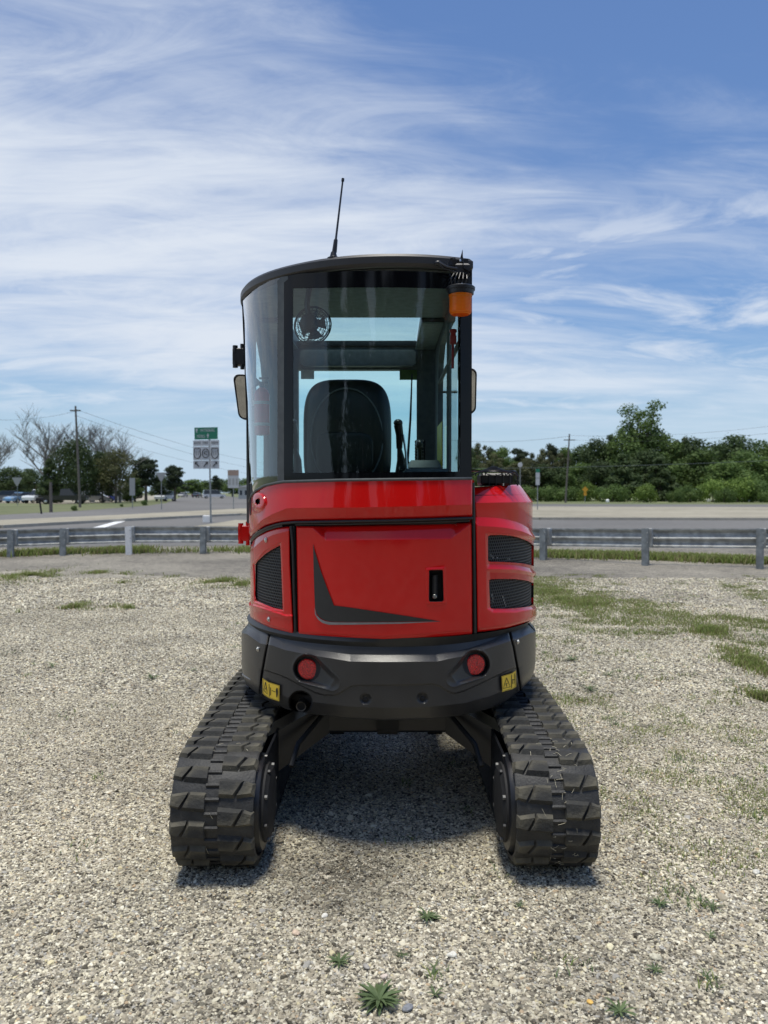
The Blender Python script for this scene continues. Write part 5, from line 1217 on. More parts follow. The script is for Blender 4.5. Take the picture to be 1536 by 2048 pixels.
def proto(key, kind, h, w, seed, leaves, leafsize, m, nl=11, low=.18, tall=False, bark='bark'):
    """a tree shape as two meshes (trunk with limbs, crown), unit placement at its foot"""
    rd = random.Random(seed); lobes = []; rs = []
    for i in range(nl):
        t = (i+.5)/nl; a = i*2.4+rd.uniform(-.4, .4)
        if kind == 'round': z = low+(.93-low)*t; rad = w*.5*math.sin(math.pi*min(.97, max(.12, (t*.86+.14))))**.6*rd.uniform(.35, .72); sz = w*rd.uniform(.17, .28)
        elif kind == 'cone': z = low+(.95-low)*t; rad = w*.5*(1-t)*rd.uniform(.45, .8); sz = w*(.10+.16*(1-t))*rd.uniform(.8, 1.2)
        elif kind == 'pine': z = .34+.58*t; rad = w*.5*rd.uniform(.2, .75)*(1-.55*t); sz = w*rd.uniform(.17, .27)
        elif kind == 'open': z = .22+.73*t; rad = w*.5*rd.uniform(.25, .95)*(1-.35*t); sz = w*rd.uniform(.09, .17)
        elif kind == 'bush': z = .15+.55*t; rad = w*.5*rd.uniform(.15, .7); sz = w*rd.uniform(.2, .3)
        lobes.append((rad*math.cos(a), rad*math.sin(a), z*h)); rs.append((sz, sz, sz*(.72 if kind != 'pine' else .5)*rd.uniform(.8, 1.2)))
    if kind == 'round': lobes.append((0, 0, h*.55)); rs.append((w*.28, w*.28, h*.22))
    V, Q = leafcloud(lobes, rs, leaves, leafsize, surf=.35)
    crown = npmesh('crown', V, Q, M[m]); tr = limb_mesh(h, h*.022 if kind != 'bush' else h*.02, lobes if kind != 'bush' else lobes[:4], seed).mesh('trunk', M[bark])
    TREE[key] = (tr, crown, h, w)
def bareproto(key, h, seed, **k): TREE[key] = (limb_mesh(h, h*.018, [], seed, bare=True, **k).mesh('trunk', M['barebark']), None, h, h*.8)
proto('oak', 'round', 10, 13, 1, 9000, .42, 'leaf_dark', 16, low=.22)
proto('dark1', 'round', 10, 9, 2, 6500, .42, 'leaf_dark', 13)
proto('mid1', 'round', 10, 8.5, 3, 6500, .42, 'leaf_mid', 13)
proto('mid2', 'round', 10, 7, 4, 5500, .40, 'leaf_mid', 12)
proto('fresh', 'round', 10, 8, 5, 5000, .42, 'leaf_light', 12)
proto('olive', 'round', 10, 7.5, 6, 3600, .36, 'leaf_olive', 14)
proto('greyish', 'open', 10, 7, 7, 4200, .34, 'leaf_olive', 22, bark='barebark')
proto('pine', 'pine', 10, 6.2, 8, 5200, .36, 'pine', 15)
proto('pine2', 'pine', 10, 5.6, 18, 4600, .36, 'pine', 13)
proto('cone', 'cone', 10, 7.5, 9, 6500, .40, 'leaf_dark', 14, low=.10)
proto('open', 'open', 15, 9.5, 10, 5200, .34, 'leaf_mid', 30)
proto('bush', 'bush', 3, 5, 11, 2400, .26, 'leaf_light', 9)
proto('bushd', 'bush', 3, 5.5, 12, 2600, .28, 'leaf_mid', 9)
bareproto('bare1', 12, 21, depth=4, tw=.022); bareproto('bare2', 12, 22, depth=4, tw=.022); bareproto('bare3', 9, 23, depth=4, tw=.020)
def tree(key, px, ytop, w_px, Y, label, name='tree', cat='tree', group=None, ybase=None, rz=None):
    tr, cr, h, w = TREE[key]; x = (px-768)/F*Y; z = H+(985-ytop)/F*Y; sz = max(.5, z)/h; sx = (w_px/F*Y)/w if w_px else sz
    o = thing(name, label, cat, (x, Y, 0), group, rz if rz is not None else random.uniform(0, 6.28)); o.scale = (sx, sx, sz)
    link('trunk', tr, o, local=True)
    if cr: link('crown', cr, o, local=True)
    return o
# ---- right-hand wood edge: (kind, centre x, top y, width px, distance, wording)
GW = 'trees of the wood across the highway'
RT = [('greyish', 985, 905, 70, 140, 'grey-green tree filling the wood behind the cab corner'), ('greyish', 1110, 905, 70, 140, 'grey-green tree behind the foot of the wooden pole'), ('mid2', 1015, 915, 60, 142, 'green tree between the two dark pines behind the engine hood'), ('olive', 1050, 915, 70, 140, 'dull olive tree right of the pale street light'), ('dark1', 940, 895, 80, 150, 'dark tree hidden mostly by the cab'), ('greyish', 962, 884, 60, 150, 'grey half-bare tree behind the cab, leftmost of the right-hand wood'), ('pine', 985, 890, 44, 162, 'dark pine behind the air intake guard'),
 ('mid2', 1003, 893, 56, 150, 'rounded green tree just left of the pale street light'), ('pine2', 1042, 892, 60, 158, 'open-crowned pine behind the pale street light'), ('greyish', 1066, 905, 50, 150, 'thin grey tree behind the grey sign post'),
 ('pine', 1104, 883, 52, 152, 'flat-topped pine left of the wooden pole'), ('greyish', 1092, 896, 60, 146, 'grey twiggy tree below the flat-topped pine'), ('mid2', 1132, 893, 56, 150, 'green tree directly behind the wooden pole at the right'), ('dark1', 1162, 892, 80, 148, 'dark low tree between the wooden pole and the tall wood'),
 ('dark1', 1196, 880, 90, 142, 'dark rounded tree left of the tall tree'), ('cone', 1220, 866, 80, 146, 'dark peaked tree against the left flank of the tall tree'), ('open', 1284, 803, 150, 140, 'tallest tree of the wood, open crown with sky showing through'),
 ('mid1', 1258, 858, 120, 139, 'dense green tree at the foot of the tallest tree, left side'), ('mid1', 1308, 856, 120, 139, 'dense green tree at the foot of the tallest tree, right side'), ('cone', 1245, 905, 110, 122, 'dark spreading evergreen standing in front of the tall wood'),
 ('cone', 1318, 912, 100, 124, 'dark conical evergreen right of the light green bush'), ('mid2', 1352, 882, 80, 140, 'mid green tree in the dip right of the tallest tree'), ('greyish', 1360, 872, 60, 146, 'pale twiggy treetop in the dip of the wood'), ('dark1', 1388, 878, 110, 138, 'dark rounded tree, second from the right end of the dark crowns'),
 ('mid1', 1400, 900, 120, 128, 'mid green tree in front of the dark rounded crowns'), ('dark1', 1434, 890, 90, 142, 'dark tree filling the gap left of the broad dark crown'), ('dark1', 1470, 872, 120, 138, 'broad dark crown near the right edge'), ('mid1', 1500, 905, 130, 126, 'fresher green tree in front of the broad dark crown'),
 ('mid1', 1528, 885, 100, 140, 'green treetop cut by the right edge of the view'), ('mid2', 1560, 890, 110, 136, 'green tree just outside the right edge'), ('mid1', 1450, 925, 120, 120, 'low green tree above the bright shrubs'), ('mid1', 1350, 930, 90, 128, 'low green tree behind the conical evergreen'), ('dark1', 1200, 925, 90, 130, 'low dark tree behind the amber sign'), ('dark1', 1120, 935, 90, 138, 'low dark tree left of the amber sign'), ('greyish', 1030, 925, 90, 136, 'low grey-green tree right of the engine hood'), ('mid2', 970, 935, 80, 136, 'low green tree hidden by the cab corner'),
 ('dark1', 1290, 900, 110, 132, 'dark tree between the two evergreens'), ('mid2', 1160, 925, 70, 134, 'small green tree left of the amber sign, behind the verge'), ('dark1', 1080, 930, 80, 140, 'low dark tree behind the grey sign post')]
for k, px, yt, w, Y, lab in RT: tree(k, px, yt, w, Y, lab, 'tree', 'tree', GW)
for k, px, yt, w, Y, lab in [('bush', 1288, 962, 64, 112, 'light green rounded bush on the verge, standing alone'), ('bush', 1178, 958, 56, 122, 'yellow-green bush behind the amber sign'), ('bushd', 1110, 966, 80, 122, 'low green shrub at the foot of the wooden pole'), ('bushd', 1225, 965, 70, 116, 'dark green shrub left of the light rounded bush'),
  ('bushd', 1380, 965, 60, 112, 'dull green shrub left of the bright thicket'), ('bush', 1425, 952, 80, 114, 'bright green thicket on the verge, right half of the view'), ('bush', 1475, 948, 80, 113, 'bright green shrub in the middle of the right-hand thicket'), ('bushd', 1520, 950, 80, 112, 'green shrub at the right edge of the view'), ('bushd', 1448, 972, 50, 108, 'low shrub in front of the bright thicket'), ('bushd', 1350, 975, 40, 110, 'small dark shrub beside the conical evergreen'), ('bushd', 1060, 968, 70, 124, 'low shrub right of the engine hood'), ('bushd', 1545, 972, 60, 108, 'brownish low shrub cut by the right edge'), ('bushd', 1140, 970, 60, 124, 'low shrub between the wooden pole and the amber sign')]:
    tree(k, px, yt, w, Y, lab, 'shrub', 'shrub', 'shrubs along the right-hand verge')
# ---- left-hand trees
GL = 'trees around the car park'
for a in [('oak', 152, 886, 110, 104, 'large dense dark evergreen oak left of centre behind the parked cars'), ('cone', 100, 915, 76, 104, 'dark evergreen left of the large oak, over the white pickup'), ('dark1', 205, 905, 70, 108, 'dark tree on the right flank of the large oak'), ('olive', 232, 895, 84, 106, 'yellow-green spring tree right of the large oak'),
  ('pine', 292, 910, 80, 120, 'dark pine left of the yield sign by the highway'), ('pine', 350, 927, 56, 126, 'dark pine right of the yield sign by the highway'), ('dark1', 18, 935, 90, 150, 'dark tree mass at the far left edge'), ('dark1', 60, 938, 70, 160, 'dark low tree behind the left yield sign'), ('cone', 270, 935, 60, 122, 'dark bushy tree under the left pine'), ('dark1', 322, 950, 60, 128, 'low dark tree behind the highway yield sign'), ('mid2', 262, 950, 50, 112, 'green low tree behind the tall blank sign')]:
    tree(*a, name='tree', cat='tree', group=GL)
for a in [('bare1', 92, 818, None, 112, 'tall leafless tree at the left, tallest of the bare ones'), ('bare2', 186, 836, None, 116, 'leafless tree right of the wooden pole at the left'), ('bare3', 240, 868, None, 110, 'leafless bushy tree above the yellow-green tree'), ('bare2', -8, 858, None, 112, 'leafless tree cut by the left edge'), ('bare3', 120, 850, None, 118, 'slender leafless tree behind the tallest bare one'), ('bare1', 215, 850, None, 122, 'leafless tree farthest right of the bare group')]:
    tree(*a, name='bare_tree', cat='tree', group='bare trees')
for a in [('mid2', 385, 958, 60, 300, 'small distant green tree left of the route sign post'), ('mid1', 412, 962, 60, 320, 'distant green tree behind the route sign post'), ('dark1', 438, 958, 50, 300, 'distant dark tree right of the route sign post'), ('mid2', 465, 955, 50, 260, 'distant green tree behind the white sign'), ('mid1', 495, 958, 60, 260, 'distant green tree at the left edge of the cab'), ('mid1', 358, 965, 50, 320, 'distant tree at the bend of the highway'), ('pine2', 432, 949, 26, 280, 'small distant pine above the dark tree'), ('mid1', 530, 955, 60, 240, 'distant tree behind the corner of the cab'), ('mid1', 590, 950, 80, 220, 'distant tree behind the cab glass')]:
    tree(*a, name='tree', cat='tree', group='distant trees along the highway')
for px, Y, w, lab in [(75, 100, 16, 'thin tree trunk among the parked cars at the left'),]:
    pass
def pole_thing(name, cat, px0, y0, px1, ytop, Y, r, m, label, arm=None):
    b = at(px0, 985+H*F/Y, Y); r *= .8; t = at(px1, ytop, Y); mb = MB(); mb.tube([(b.x, Y, 0), (t.x, Y, t.z)], [r*1.15, r*.75], 10)
    o = mb.build(name, m); tag(o, label, cat); return o, t
up, ut = pole_thing('utility_pole', 'pole', 160, 0, 151, 812, 74, .14, M['wood'], 'tall wooden utility pole beside the large oak at the left')
mb = MB(); mb.box(ut.x-.5, ut.x+.5, 73.9, 74.0, ut.z-.5, ut.z-.38); mb.build('cross_arm', M['wood'], up)
up2, ut2 = pole_thing('utility_pole', 'pole', 1131, 0, 1139, 868, 108, .16, M['wood'], 'wooden utility pole in front of the right-hand wood')
mb = MB(); mb.box(ut2.x-.8, ut2.x+.8, 107.9, 108.02, ut2.z-.9, ut2.z-.78); mb.build('cross_arm', M['wood'], up2)
def wire(p, q, sag, r, m, label, group='overhead wires'):
    mb = MB(); P = []
    for t in np.linspace(0, 1, 18): v = p.lerp(q, t); P.append((v.x, v.y, v.z-4*sag*t*(1-t)))
    mb.tube(P, r, 4); o = mb.build('wire', m); tag(o, label, 'wire', group)
wire(ut-Vector((0, 0, .3)), at(640, 935, 150), 1.5, .014, M['wire'], 'topmost wire running right from the left wooden pole')
wire(ut-Vector((0, 0, .9)), at(640, 948, 150), 1.6, .014, M['wire'], 'second wire below the topmost at the left pole')
wire(ut-Vector((0, 0, 2.2)), at(640, 958, 150), 1.4, .012, M['wire'], 'lowest thin wire at the left pole')
wire(ut-Vector((0, 0, .5)), at(-120, 830, 60), .6, .012, M['wire'], 'wire running left from the wooden pole out of view')
wire(at(930, 937, 100), at(1640, 916, 92), .25, .028, M['wirel'], 'pale cable crossing in front of the whole right-hand wood')
wire(ut2-Vector((0, 0, .2)), at(1680, 832, 92), .9, .015, M['wire'], 'upper faint wire over the wood at the right')
wire(ut2-Vector((0, 0, .8)), at(1680, 848, 92), .9, .015, M['wire'], 'lower faint wire over the wood at the right')
wire(ut2-Vector((0, 0, .3)), at(900, 880, 125), .5, .02, M['wire'], 'wire running left from the right-hand pole behind the cab')

# ============================================================ SIGNS
def text_mesh(s, size, name, m, parent, loc, rx=math.pi/2, rz=0, sx=1):
    c = bpy.data.curves.new('t', 'FONT'); c.body = s; c.size = size; c.align_x = 'CENTER'; c.align_y = 'CENTER'; c.extrude = .002
    ob = bpy.data.objects.new('t', c); me = bpy.data.meshes.new_from_object(ob); bpy.data.objects.remove(ob); me.name = name; me.materials.clear(); me.materials.append(m)
    o = link(name, me, parent, local=True); o.location = loc; o.rotation_euler = (rx, 0, rz); o.scale = (sx, 1, 1); return o
def board(mb, x0, x1, y, z0, z1, t=.02, r=0, mi=0):
    mb.box(x0, x1, y, y+t, z0, z1, mi)
# route sign cluster: green guide plate above three route shields, turned slightly
YS = 36.5; xs, _ = (421-768)/F*YS, 0
rs_ = thing('route_sign', 'green and white route sign cluster with three shields on a thin pole', 'road sign', (xs, YS, 0), None, R(-14))
pxm = YS/F
mb = MB(); mb.tube([(0, .03, 0), (-.06, .03, 4.35)], .04, 8); mb.build('pole', M['galvp'], rs_, local=True)
def zz_(y): return H+(985-y)*pxm
mb = MB(); mb.box(-.80, .40, -.03, -.01, zz_(879), zz_(855)); gp1 = mb.build('guide_plate', M['green'], rs_, local=True, smooth=0)
text_mesh('HATTIESBURG', .20, 'lettering', M['signwhite'], gp1, (-.12, -.034, zz_(861)), sx=.58); text_mesh('MOBILE', .20, 'lettering', M['signwhite'], gp1, (-.45, -.034, zz_(873)), sx=.62)
for ax_, az_ in ((-.68, zz_(861)), (-.10, zz_(872))):
    mb = MB(); mb.add([(ax_-.07, -.034, az_), (ax_, -.034, az_+.12), (ax_+.07, -.034, az_), (ax_+.025, -.034, az_), (ax_+.025, -.034, az_-.10), (ax_-.025, -.034, az_-.10), (ax_-.025, -.034, az_)], [tuple(range(7))]); mb.build('arrow', M['signwhite'], gp1, local=True, smooth=0)
for i, (xc_, num) in enumerate(((-.66, '11'), (-.22, '42'), (.26, '11'))):
    w_ = .21; mb = MB(); mb.box(xc_-w_, xc_+w_, -.03, -.01, zz_(892), zz_(880.5)); pl_ = mb.build('direction_plate', M['signwhite'], rs_, local=True, smooth=0)
    text_mesh(('SOUTH', 'WEST', 'NORTH')[i], .13, 'lettering', M['ink'], pl_, (xc_, -.034, zz_(886)), sx=.8)
    mb = MB(); mb.box(xc_-w_, xc_+w_, -.03, -.01, zz_(920), zz_(893)); sh_ = mb.build('route_shield', M['signwhite'], rs_, local=True, smooth=0)
    mb = MB(); zc_ = zz_(906.5); P = []
    if i != 1:
        shp = [(-.17, .20), (-.09, .24), (0, .21), (.09, .24), (.17, .20), (.15, .08), (.18, -.06), (.12, -.20), (0, -.26), (-.12, -.20), (-.18, -.06), (-.15, .08)]
    else: shp = [(.17*math.cos(t), .21*math.sin(t)) for t in np.linspace(0, 2*math.pi, 21)[:-1]]
    mb.tube([(xc_+a, -.034, zc_+b) for a, b in shp], .022, 4, closed=True); mb.build('shield_outline', M['ink'], sh_, local=True)
    text_mesh(num, .30, 'lettering', M['ink'], sh_, (xc_, -.036, zc_), sx=.7)
    mb = MB(); mb.box(xc_-w_, xc_+w_, -.03, -.01, zz_(937.5), zz_(921)); ar_ = mb.build('arrow_plate', M['signwhite'], rs_, local=True, smooth=0)
    s_ = -1 if i == 0 else 1; zc_ = zz_(929); mb = MB()
    mb.tube([(xc_-s_*.10, -.035, zc_-.10), (xc_+s_*.09, -.035, zc_+.10)], .026, 4); mb.tube([(xc_-s_*.01, -.035, zc_+.11), (xc_+s_*.10, -.035, zc_+.11), (xc_+s_*.10, -.035, zc_)], .02, 4); mb.build('arrow', M['ink'], ar_, local=True)
mb = MB(); 
for x_ in (-.44, .03): mb.tube([(x_, .0, zz_(936)), (x_, .0, zz_(880))], .02, 6)
mb.build('rail', M['white'], rs_, local=True)
wx = gnd(413, 1046); mb = MB(); mb.prism([(wx[0]-.18, wx[1]), (wx[0]+.20, wx[1]), (wx[0]+.2, wx[1]+.25), (wx[0]-.18, wx[1]+.25)], 0, .36, bev=.03); tag(mb.build('marker_block', M['white']), 'white block at the foot of the route sign pole', 'marker')
# yield signs seen from the back
def yield_sign(px, ytop, Y, wpx, label):
    x = (px-768)/F*Y; w = wpx/F*Y; zt = H+(985-ytop)/F*Y; o = thing('yield_sign', label, 'road sign', (x, Y, 0))
    mb = MB(); mb.tube([(0, 0, 0), (0, 0, zt)], .035, 8); mb.build('pole', M['galvp'], o, local=True)
    c_ = w*.06; mb = MB(); mb.prism([(-w/2+c_, 0), (w/2-c_, 0), (w/2, -c_*.8), (c_, -w*.86), (-c_, -w*.86), (-w/2, -c_*.8)][::-1], 0, .01, M4=Matrix.Translation((0, -.05, zt)) @ Matrix.Rotation(math.pi/2, 4, 'X')); mb.build('plate', M['signback'], o, local=True, smooth=0)
yield_sign(35, 955, 84, 20, 'grey triangular sign back at the far left, in front of the dark trees')
yield_sign(323, 945, 66, 21, 'grey triangular sign back beside the highway, left of the route sign')
def plate_sign(px, y0, y1, w, Y, m, label, name='road_sign', parts=(), pr=.035):
    x = (px-768)/F*Y; k = Y/F; o = thing(name, label, 'road sign', (x, Y, 0)); mb = MB(); mb.tube([(0, 0, 0), (0, 0, H+(985-y0)*k)], pr, 8); mb.build('pole', M['galvp'], o, local=True)
    mb = MB(); mb.box(-w/2*k, w/2*k, -.05, -.03, H+(985-y1)*k, H+(985-y0)*k); p_ = mb.build('plate', m, o, local=True, smooth=0)
    for (a, b, c, d, mm) in parts:
        mb = MB(); mb.box(a*k, b*k, -.056, -.05, H+(985-d)*k, H+(985-c)*k); mb.build('panel', mm, p_, local=True, smooth=0)
    return o
plate_sign(265, 956, 991, 11, 70, M['signback'], 'tall narrow blank sign back left of the highway yield sign')
mb = MB(); brown = mat('brown_sign', (.30, .22, .18), .6)
plate_sign(467, 940, 976, 22, 62, M['signwhite'], 'white and brown sign just left of the cab', parts=[(-11, 11, 940, 951, brown), (-9, -5, 957, 970, M['sign_dark'] if 'sign_dark' in M else M['signback']), (-2, 2, 957, 970, M['signback']), (5, 9, 957, 970, M['signback'])])
plate_sign(1075, 938, 970, 8, 60, M['signwhite'], 'narrow white sign edge with a green cap right of the engine hood', parts=[(-4, 4, 938, 945, M['green']), (-4, 4, 955, 957, M['signback'])])
# amber warning diamond seen across the road
x = (1170-768)/F*110; o = thing('warning_sign', 'amber diamond warning sign on the far verge', 'road sign', (x, 110, 0)); k = 110/F
mb = MB(); mb.tube([(0, 0, 0), (0, 0, 1.6)], .04, 6); mb.build('pole', M['galvp'], o, local=True)
mb = MB(); zc = H+(985-979)*k; s = 6.2*k; mb.add([(0, -.05, zc+s), (s, -.05, zc), (0, -.05, zc-s), (-s, -.05, zc), (0, -.03, zc+s), (s, -.03, zc), (0, -.03, zc-s), (-s, -.03, zc)], [(0, 3, 2, 1), (4, 5, 6, 7), (0, 1, 5, 4), (1, 2, 6, 5), (2, 3, 7, 6), (3, 0, 4, 7)]); mb.build('diamond_plate', M['orange_sign'], o, local=True, smooth=0)
mb = MB(); mb.box(-3*k, 3*k, -.05, -.03, zc-s-6*k, zc-s+1*k); mb.build('speed_plate', M['orange_sign'], o, local=True, smooth=0)
# pale round lamp on a thin post
x = (1040-768)/F*70; o = thing('street_lamp', 'thin post with a pale round head right of the air intake guard', 'lamp', (x, 70, 0)); mb = MB(); zt = H+(985-930)*70/F
mb.tube([(0, 0, 0), (0, 0, zt)], .035, 6); mb.build('post', M['galvp'], o, local=True); mb = MB(); mb.lathe((0, 0, zt), (0, -1, 0), [(-.03, .18), (0, .22), (.03, .2)], 14); mb.build('head', M['signwhite'], o, local=True)
for px, y, lab in ((1215, 1005, 'small white marker on the verge left of the light bush'), (1418, 1004, 'small white marker under the bright thicket'), (1496, 1003, 'white stone on the verge near the right edge')):
    gx, gy = gnd(px, y); mb = MB(); mb.sphere((gx, gy, .2), .26, .26, .28, 8, 6, p=.7); tag(mb.build('verge_marker', M['white']), lab, 'marker')
# mailbox on a leaning post, and low shrubs by the left verge
gx, gy = gnd(83, 1028); o = thing('mailbox', 'dark mailbox on a leaning post at the edge of the left verge', 'mailbox', (gx, gy, 0)); mb = MB(); mb.tube([(0, 0, 0), (-.12, 0, .95)], .06, 6); mb.build('post', M['matte'], o, local=True); mb = MB(); mb.box(-.30, .06, -.2, .2, .92, 1.12, bev=.04); mb.build('box', M['matte'], o, local=True)
gx, gy = gnd(102, 1025); mb = MB(); mb.tube([(gx, gy, 0), (gx, gy, 2.2)], [.13, .10], 8); tag(mb.build('wooden_post', M['wood']), 'thick weathered stump-like post left of the tall wooden pole', 'post')
for px, y, w, lab in ((148, 1022, 16, 'brown rounded shrub at the foot of the tall wooden pole'), (288, 1011, 16, 'low dark shrub at the end of the left verge'), (243, 1014, 9, 'tiny shrub on the left verge')):
    gx, gy = gnd(px, y); tr, cr, h_, w_ = TREE['bushd']; o = thing('shrub', lab, 'shrub', (gx, gy, 0)); s = w/F*gy/w_; o.scale = (s, s, s*1.5); link('stem', tr, o, local=True); link('crown', cr, o, local=True)

# ============================================================ CARS AND BUILDINGS
def car(px, ybase, Y, label, col, L=4.5, W=1.8, Hh=1.48, kind='sedan', rz=0, name='parked_car', cat='car', group=None):
    x = (px-768)/F*Y; o = thing(name, label, cat, (x, Y, 0), group, rz); pm = paint('car_paint_'+name+str(px), col)
    def side(pts, w0, m, nm):
        n = len(pts); V = [(a, -b_, c) for (a, c), b_ in zip(pts, w0)]+[(a, b_, c) for (a, c), b_ in zip(pts, w0)]
        mb = MB(); mb.add(V, [tuple(range(n)), tuple(range(2*n-1, n-1, -1))]+[(i, n+i, n+(i+1) % n, (i+1) % n) for i in range(n)]); return mb.build(nm, m, o, local=True, smooth=35)
    h = L/2; w = W/2
    if kind == 'sedan': body = [(-h, .32), (-h, .72), (-h+.25, .92), (-h+1.0, .98), (h-1.35, .98), (h-.2, .80), (h, .60), (h, .30)]; cab_ = [(-h+.45, .94), (-h+1.05, Hh-.04), (-h+1.6, Hh), (h-2.0, Hh-.02), (h-1.15, .94)]
    elif kind == 'suv': body = [(-h, .40), (-h, .95), (-h+.15, 1.05), (h-1.2, 1.05), (h-.15, .95), (h, .75), (h, .38)]; cab_ = [(-h+.08, 1.0), (-h+.30, Hh-.03), (-h+.6, Hh), (h-1.9, Hh-.02), (h-1.05, 1.0)]
    else: body = [(-h, .55), (-h, 1.05), (-h+.05, 1.08), (-.1, 1.08), (h-1.2, 1.10), (h-.15, 1.0), (h, .8), (h, .45)]; cab_ = [(-.35, 1.05), (-.25, Hh-.04), (.1, Hh), (h-2.0, Hh-.03), (h-1.3, 1.05)]
    side(body, [w*.93]+[w]*(len(body)-2)+[w*.93], pm, 'body'); side(cab_, [w*.95, w*.80, w*.78, w*.80, w*.95], M['carglass'], 'windows')
    side([(cab_[1][0]+.02, cab_[1][1]), (cab_[2][0], Hh+.015), (cab_[3][0], Hh+.01), (cab_[3][0]+.05, cab_[3][1]-.03), (cab_[1][0]+.02, cab_[1][1]-.03)], [w*.80]*5, pm, 'roof')
    for a in (-h+.85, h-.85):
        for b_ in (-1, 1):
            mb = MB(); mb.lathe((a, b_*(w-.19), .33), (0, b_, 0), [(0, .33), (.19, .33), (.2, .30)], 16); t_ = mb.build('wheel', M['tyre'], o, local=True); mb = MB(); mb.lathe((a, b_*(w+.002), .33), (0, b_, 0), [(0, .2), (.012, .17)], 10); mb.build('rim', M['steel'], t_, local=True)
    for b_ in (-1, 1):
        mb = MB(); mb.box(h-.10, h+.01, b_*w*.78-.16, b_*w*.78+.16, .62, .76, bev=.02); mb.build('headlight', M['label'], o, local=True)
        mb = MB(); mb.box(-h-.01, -h+.1, b_*w*.80-.13, b_*w*.80+.13, .68, .84, bev=.02); mb.build('tail_light', M['tail'], o, local=True)
    return o
GC = 'cars parked under the trees at the left'
car(8, 0, 110, 'grey car parked farthest left, half hidden by the frame edge', (.16, .17, .20), kind='suv', Hh=1.7, rz=R(205), group=GC)
car(24, 0, 116, 'white car parked between the grey one and the blue one', (.62, .64, .66), rz=R(250), group=GC)
car(41, 0, 106, 'light blue car parked in front of the left yield sign', (.16, .30, .50), rz=R(252), group=GC)
car(82, 0, 104, 'white pickup parked left of the thick post', (.70, .72, .72), L=5.2, W=1.95, Hh=1.85, kind='pickup', rz=R(256), group=GC)
car(104, 0, 118, 'white van parked behind the thick post', (.66, .66, .64), L=5, Hh=1.9, kind='suv', rz=R(265), group=GC)
car(128, 0, 96, 'black pickup parked just left of the tall wooden pole', (.02, .022, .03), L=5.6, W=2.0, Hh=1.9, kind='pickup', rz=R(12), group=GC)
car(185, 0, 112, 'silver car parked in the shade right of the wooden pole', (.30, .31, .33), rz=R(190), group=GC)
car(203, 0, 118, 'deep blue car parked right of the large oak trunk', (.02, .06, .32), rz=R(195), group=GC)
car(330, 0, 128, 'white car driving towards the viewer on the far road', (.70, .72, .74), Hh=1.7, kind='suv', rz=R(262), name='car')
car(395, 0, 215, 'small dark car far down the highway', (.02, .03, .035), rz=R(85), name='car')
car(428, 0, 190, 'white van far down the highway behind the route sign pole', (.75, .75, .74), L=5.5, Hh=2.1, W=2, kind='suv', rz=R(20), name='car')
car(366, 0, 240, 'tiny pale car far off at the bend of the highway', (.40, .38, .36), rz=R(265), name='car')
M['bwall'] = mat('pale_wall', (.42, .43, .41), .8); M['roofb'] = mat('metal_roof', (.46, .46, .44), .55); M['glassb'] = mat('dark_window', (.03, .04, .05), .2); M['brick'] = mat('brick_red_wall', (.22, .07, .045), .9)
def house(px, Y, wpx, hgt, depth, label, wall, roofm, gable=True, nwin=3, rz=0, name='building', pitch=.45):
    x = (px-768)/F*Y; w = wpx/F*Y; o = thing(name, label, 'building', (x, Y, 0), None, rz); mb = MB(); mb.box(-w/2, w/2, 0, depth, 0, hgt); mb.build('wall', wall, o, local=True, smooth=0)
    mb = MB(); e = .35; r = hgt+(w/2*pitch if gable else .3)
    if gable: mb.add([(-w/2-e, -e, hgt+.01), (w/2+e, -e, hgt+.01), (0, -e, r), (-w/2-e, depth+e, hgt+.01), (w/2+e, depth+e, hgt+.01), (0, depth+e, r)], [(0, 1, 2), (3, 5, 4), (0, 2, 5, 3), (1, 4, 5, 2), (0, 3, 4, 1)])
    else: mb.box(-w/2-e, w/2+e, -e, depth+e, hgt+.01, hgt+.3)
    mb.build('roof', roofm, o, local=True, smooth=0)
    for i in range(nwin):
        cx_ = -w/2+w*(i+.5)/nwin; mb = MB(); mb.box(cx_-w/nwin*.26, cx_+w/nwin*.26, -.03, -.002, hgt*.3, hgt*.78); wi = mb.build('window', M['bwall'], o, local=True, smooth=0)
        mb = MB(); mb.box(cx_-w/nwin*.22, cx_+w/nwin*.22, -.045, -.031, hgt*.34, hgt*.74); mb.build('pane', M['glassb'], wi, local=True, smooth=0)
    return o
house(237, 135, 46, 2.3, 8, 'low building with a pale sloping roof behind the oak trunk', M['bwall'], M['roofb'], True, 3, R(12), pitch=.5)
house(65, 165, 60, 3.0, 8, 'long low brick building behind the parked cars', M['brick'], M['roofb'], False, 5)
house(20, 170, 40, 3.4, 8, 'pale flat-roofed building at the far left edge', M['bwall'], M['roofb'], False, 3)
house(160, 150, 70, 2.9, 8, 'pale building glimpsed between the oak trunks', M['bwall'], M['roofb'], False, 5)
house(492, 170, 30, 2.6, 8, 'grey-white building beside the left edge of the cab', M['bwall'], M['roofb'], True, 3, pitch=.3)
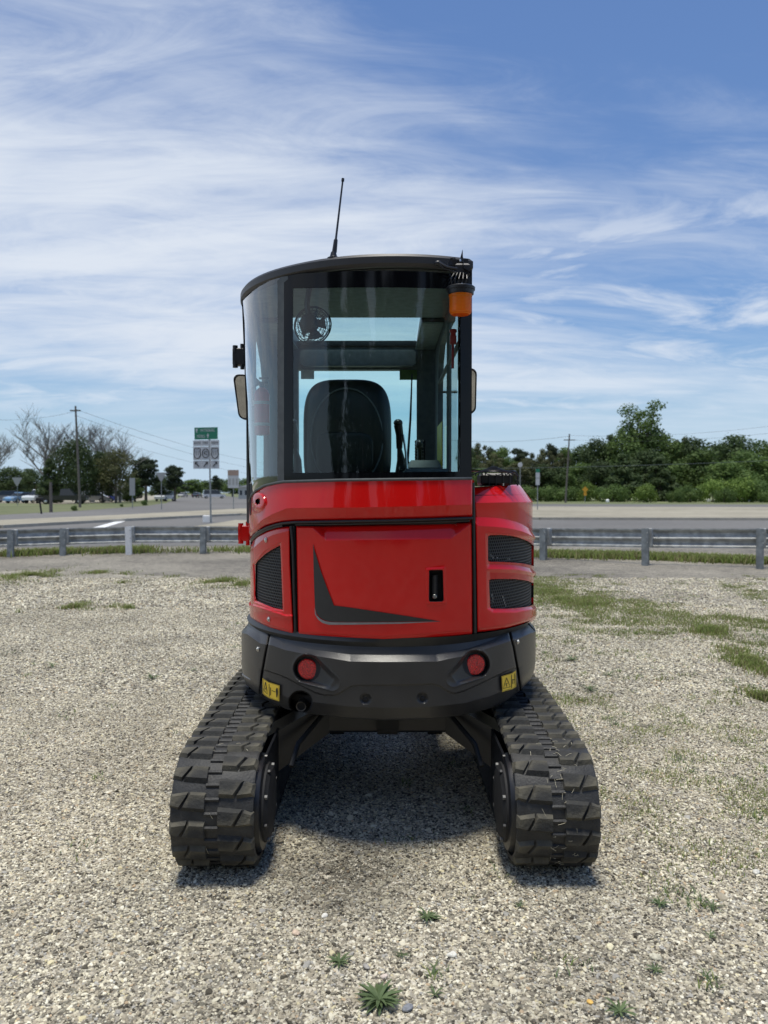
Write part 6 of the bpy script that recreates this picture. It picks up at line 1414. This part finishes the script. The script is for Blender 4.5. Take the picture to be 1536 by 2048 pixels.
# verge strips across the road
sheet('left_verge', gp([(-900, 1012), (0, 1012), (120, 1011), (200, 1009), (300, 1004), (334, 999), (335, 1004), (300, 1011), (160, 1021.5), (0, 1029.5), (-900, 1030)], .016), .016, flat_mat('verge_turf', (.085, .105, .035), (.15, .155, .065), 2, .1))
sheet('right_verge', gp([(1000, 997), (1085, 1004), (1300, 1006), (1536, 1006.5), (3600, 1008), (3600, 992), (1000, 992)], .012), .012, flat_mat('verge_turf_far', (.13, .17, .06), (.21, .22, .10), 1, .06))
# ============================================================ BEHIND THE VIEWER (seen as reflections in the glass and paint)
BW = ['far left of the rest', 'left of the gap', 'right of the gap, tall', 'right of the tall one', 'short, pointed, on the right', 'broad, low, on the left', 'broad, low, on the right', 'slender, at the far left', 'pointed, at the far right', 'broad, at the extreme right', 'broad, at the extreme left']
GB = 'trees behind the viewer reflected in the cab glass'
for i, (x, y, k, h_) in enumerate([(-9, -17, 'pine', 13), (-4.5, -20, 'cone', 11), (1.5, -19, 'pine2', 15), (5, -22, 'pine', 14), (9.5, -18, 'cone', 10), (-14, -21, 'dark1', 10), (14.5, -20, 'dark1', 11), (-20, -18, 'pine', 13), (20, -22, 'cone', 12), (26, -24, 'dark1', 11), (-27, -24, 'dark1', 11)]):
    tr, cr, h0_, w0_ = TREE[k]; o = thing('tree', 'dark tree mirrored in the glass, behind the viewer, '+BW[i], 'tree', (x, y, 0), GB, i*1.1); s = h_/h0_; o.scale = (s, s, s); link('trunk', tr, o, local=True); link('crown', cr, o, local=True)
for i, (x, k, h_, lab) in enumerate([(-2.2, 'dark1', 9, 'middle left'), (3.6, 'dark1', 8.5, 'middle right'), (-6.5, 'mid1', 8, 'left'), (8, 'mid1', 8, 'right'), (-11.5, 'dark1', 8.5, 'far left'), (12.2, 'dark1', 8, 'far right'), (.4, 'mid1', 7.5, 'centre')]):  # filler trees added to close the bright gaps in the reflections
    tr, cr, h0_, w0_ = TREE[k]; o = thing('tree', 'leafy filler tree added to darken the reflections, behind the viewer, '+lab+' of the row', 'tree', (x, -24-(i % 3), 0), GB, i*.9); s = h_/h0_; o.scale = (s*1.15, s, s); link('trunk', tr, o, local=True); link('crown', cr, o, local=True)
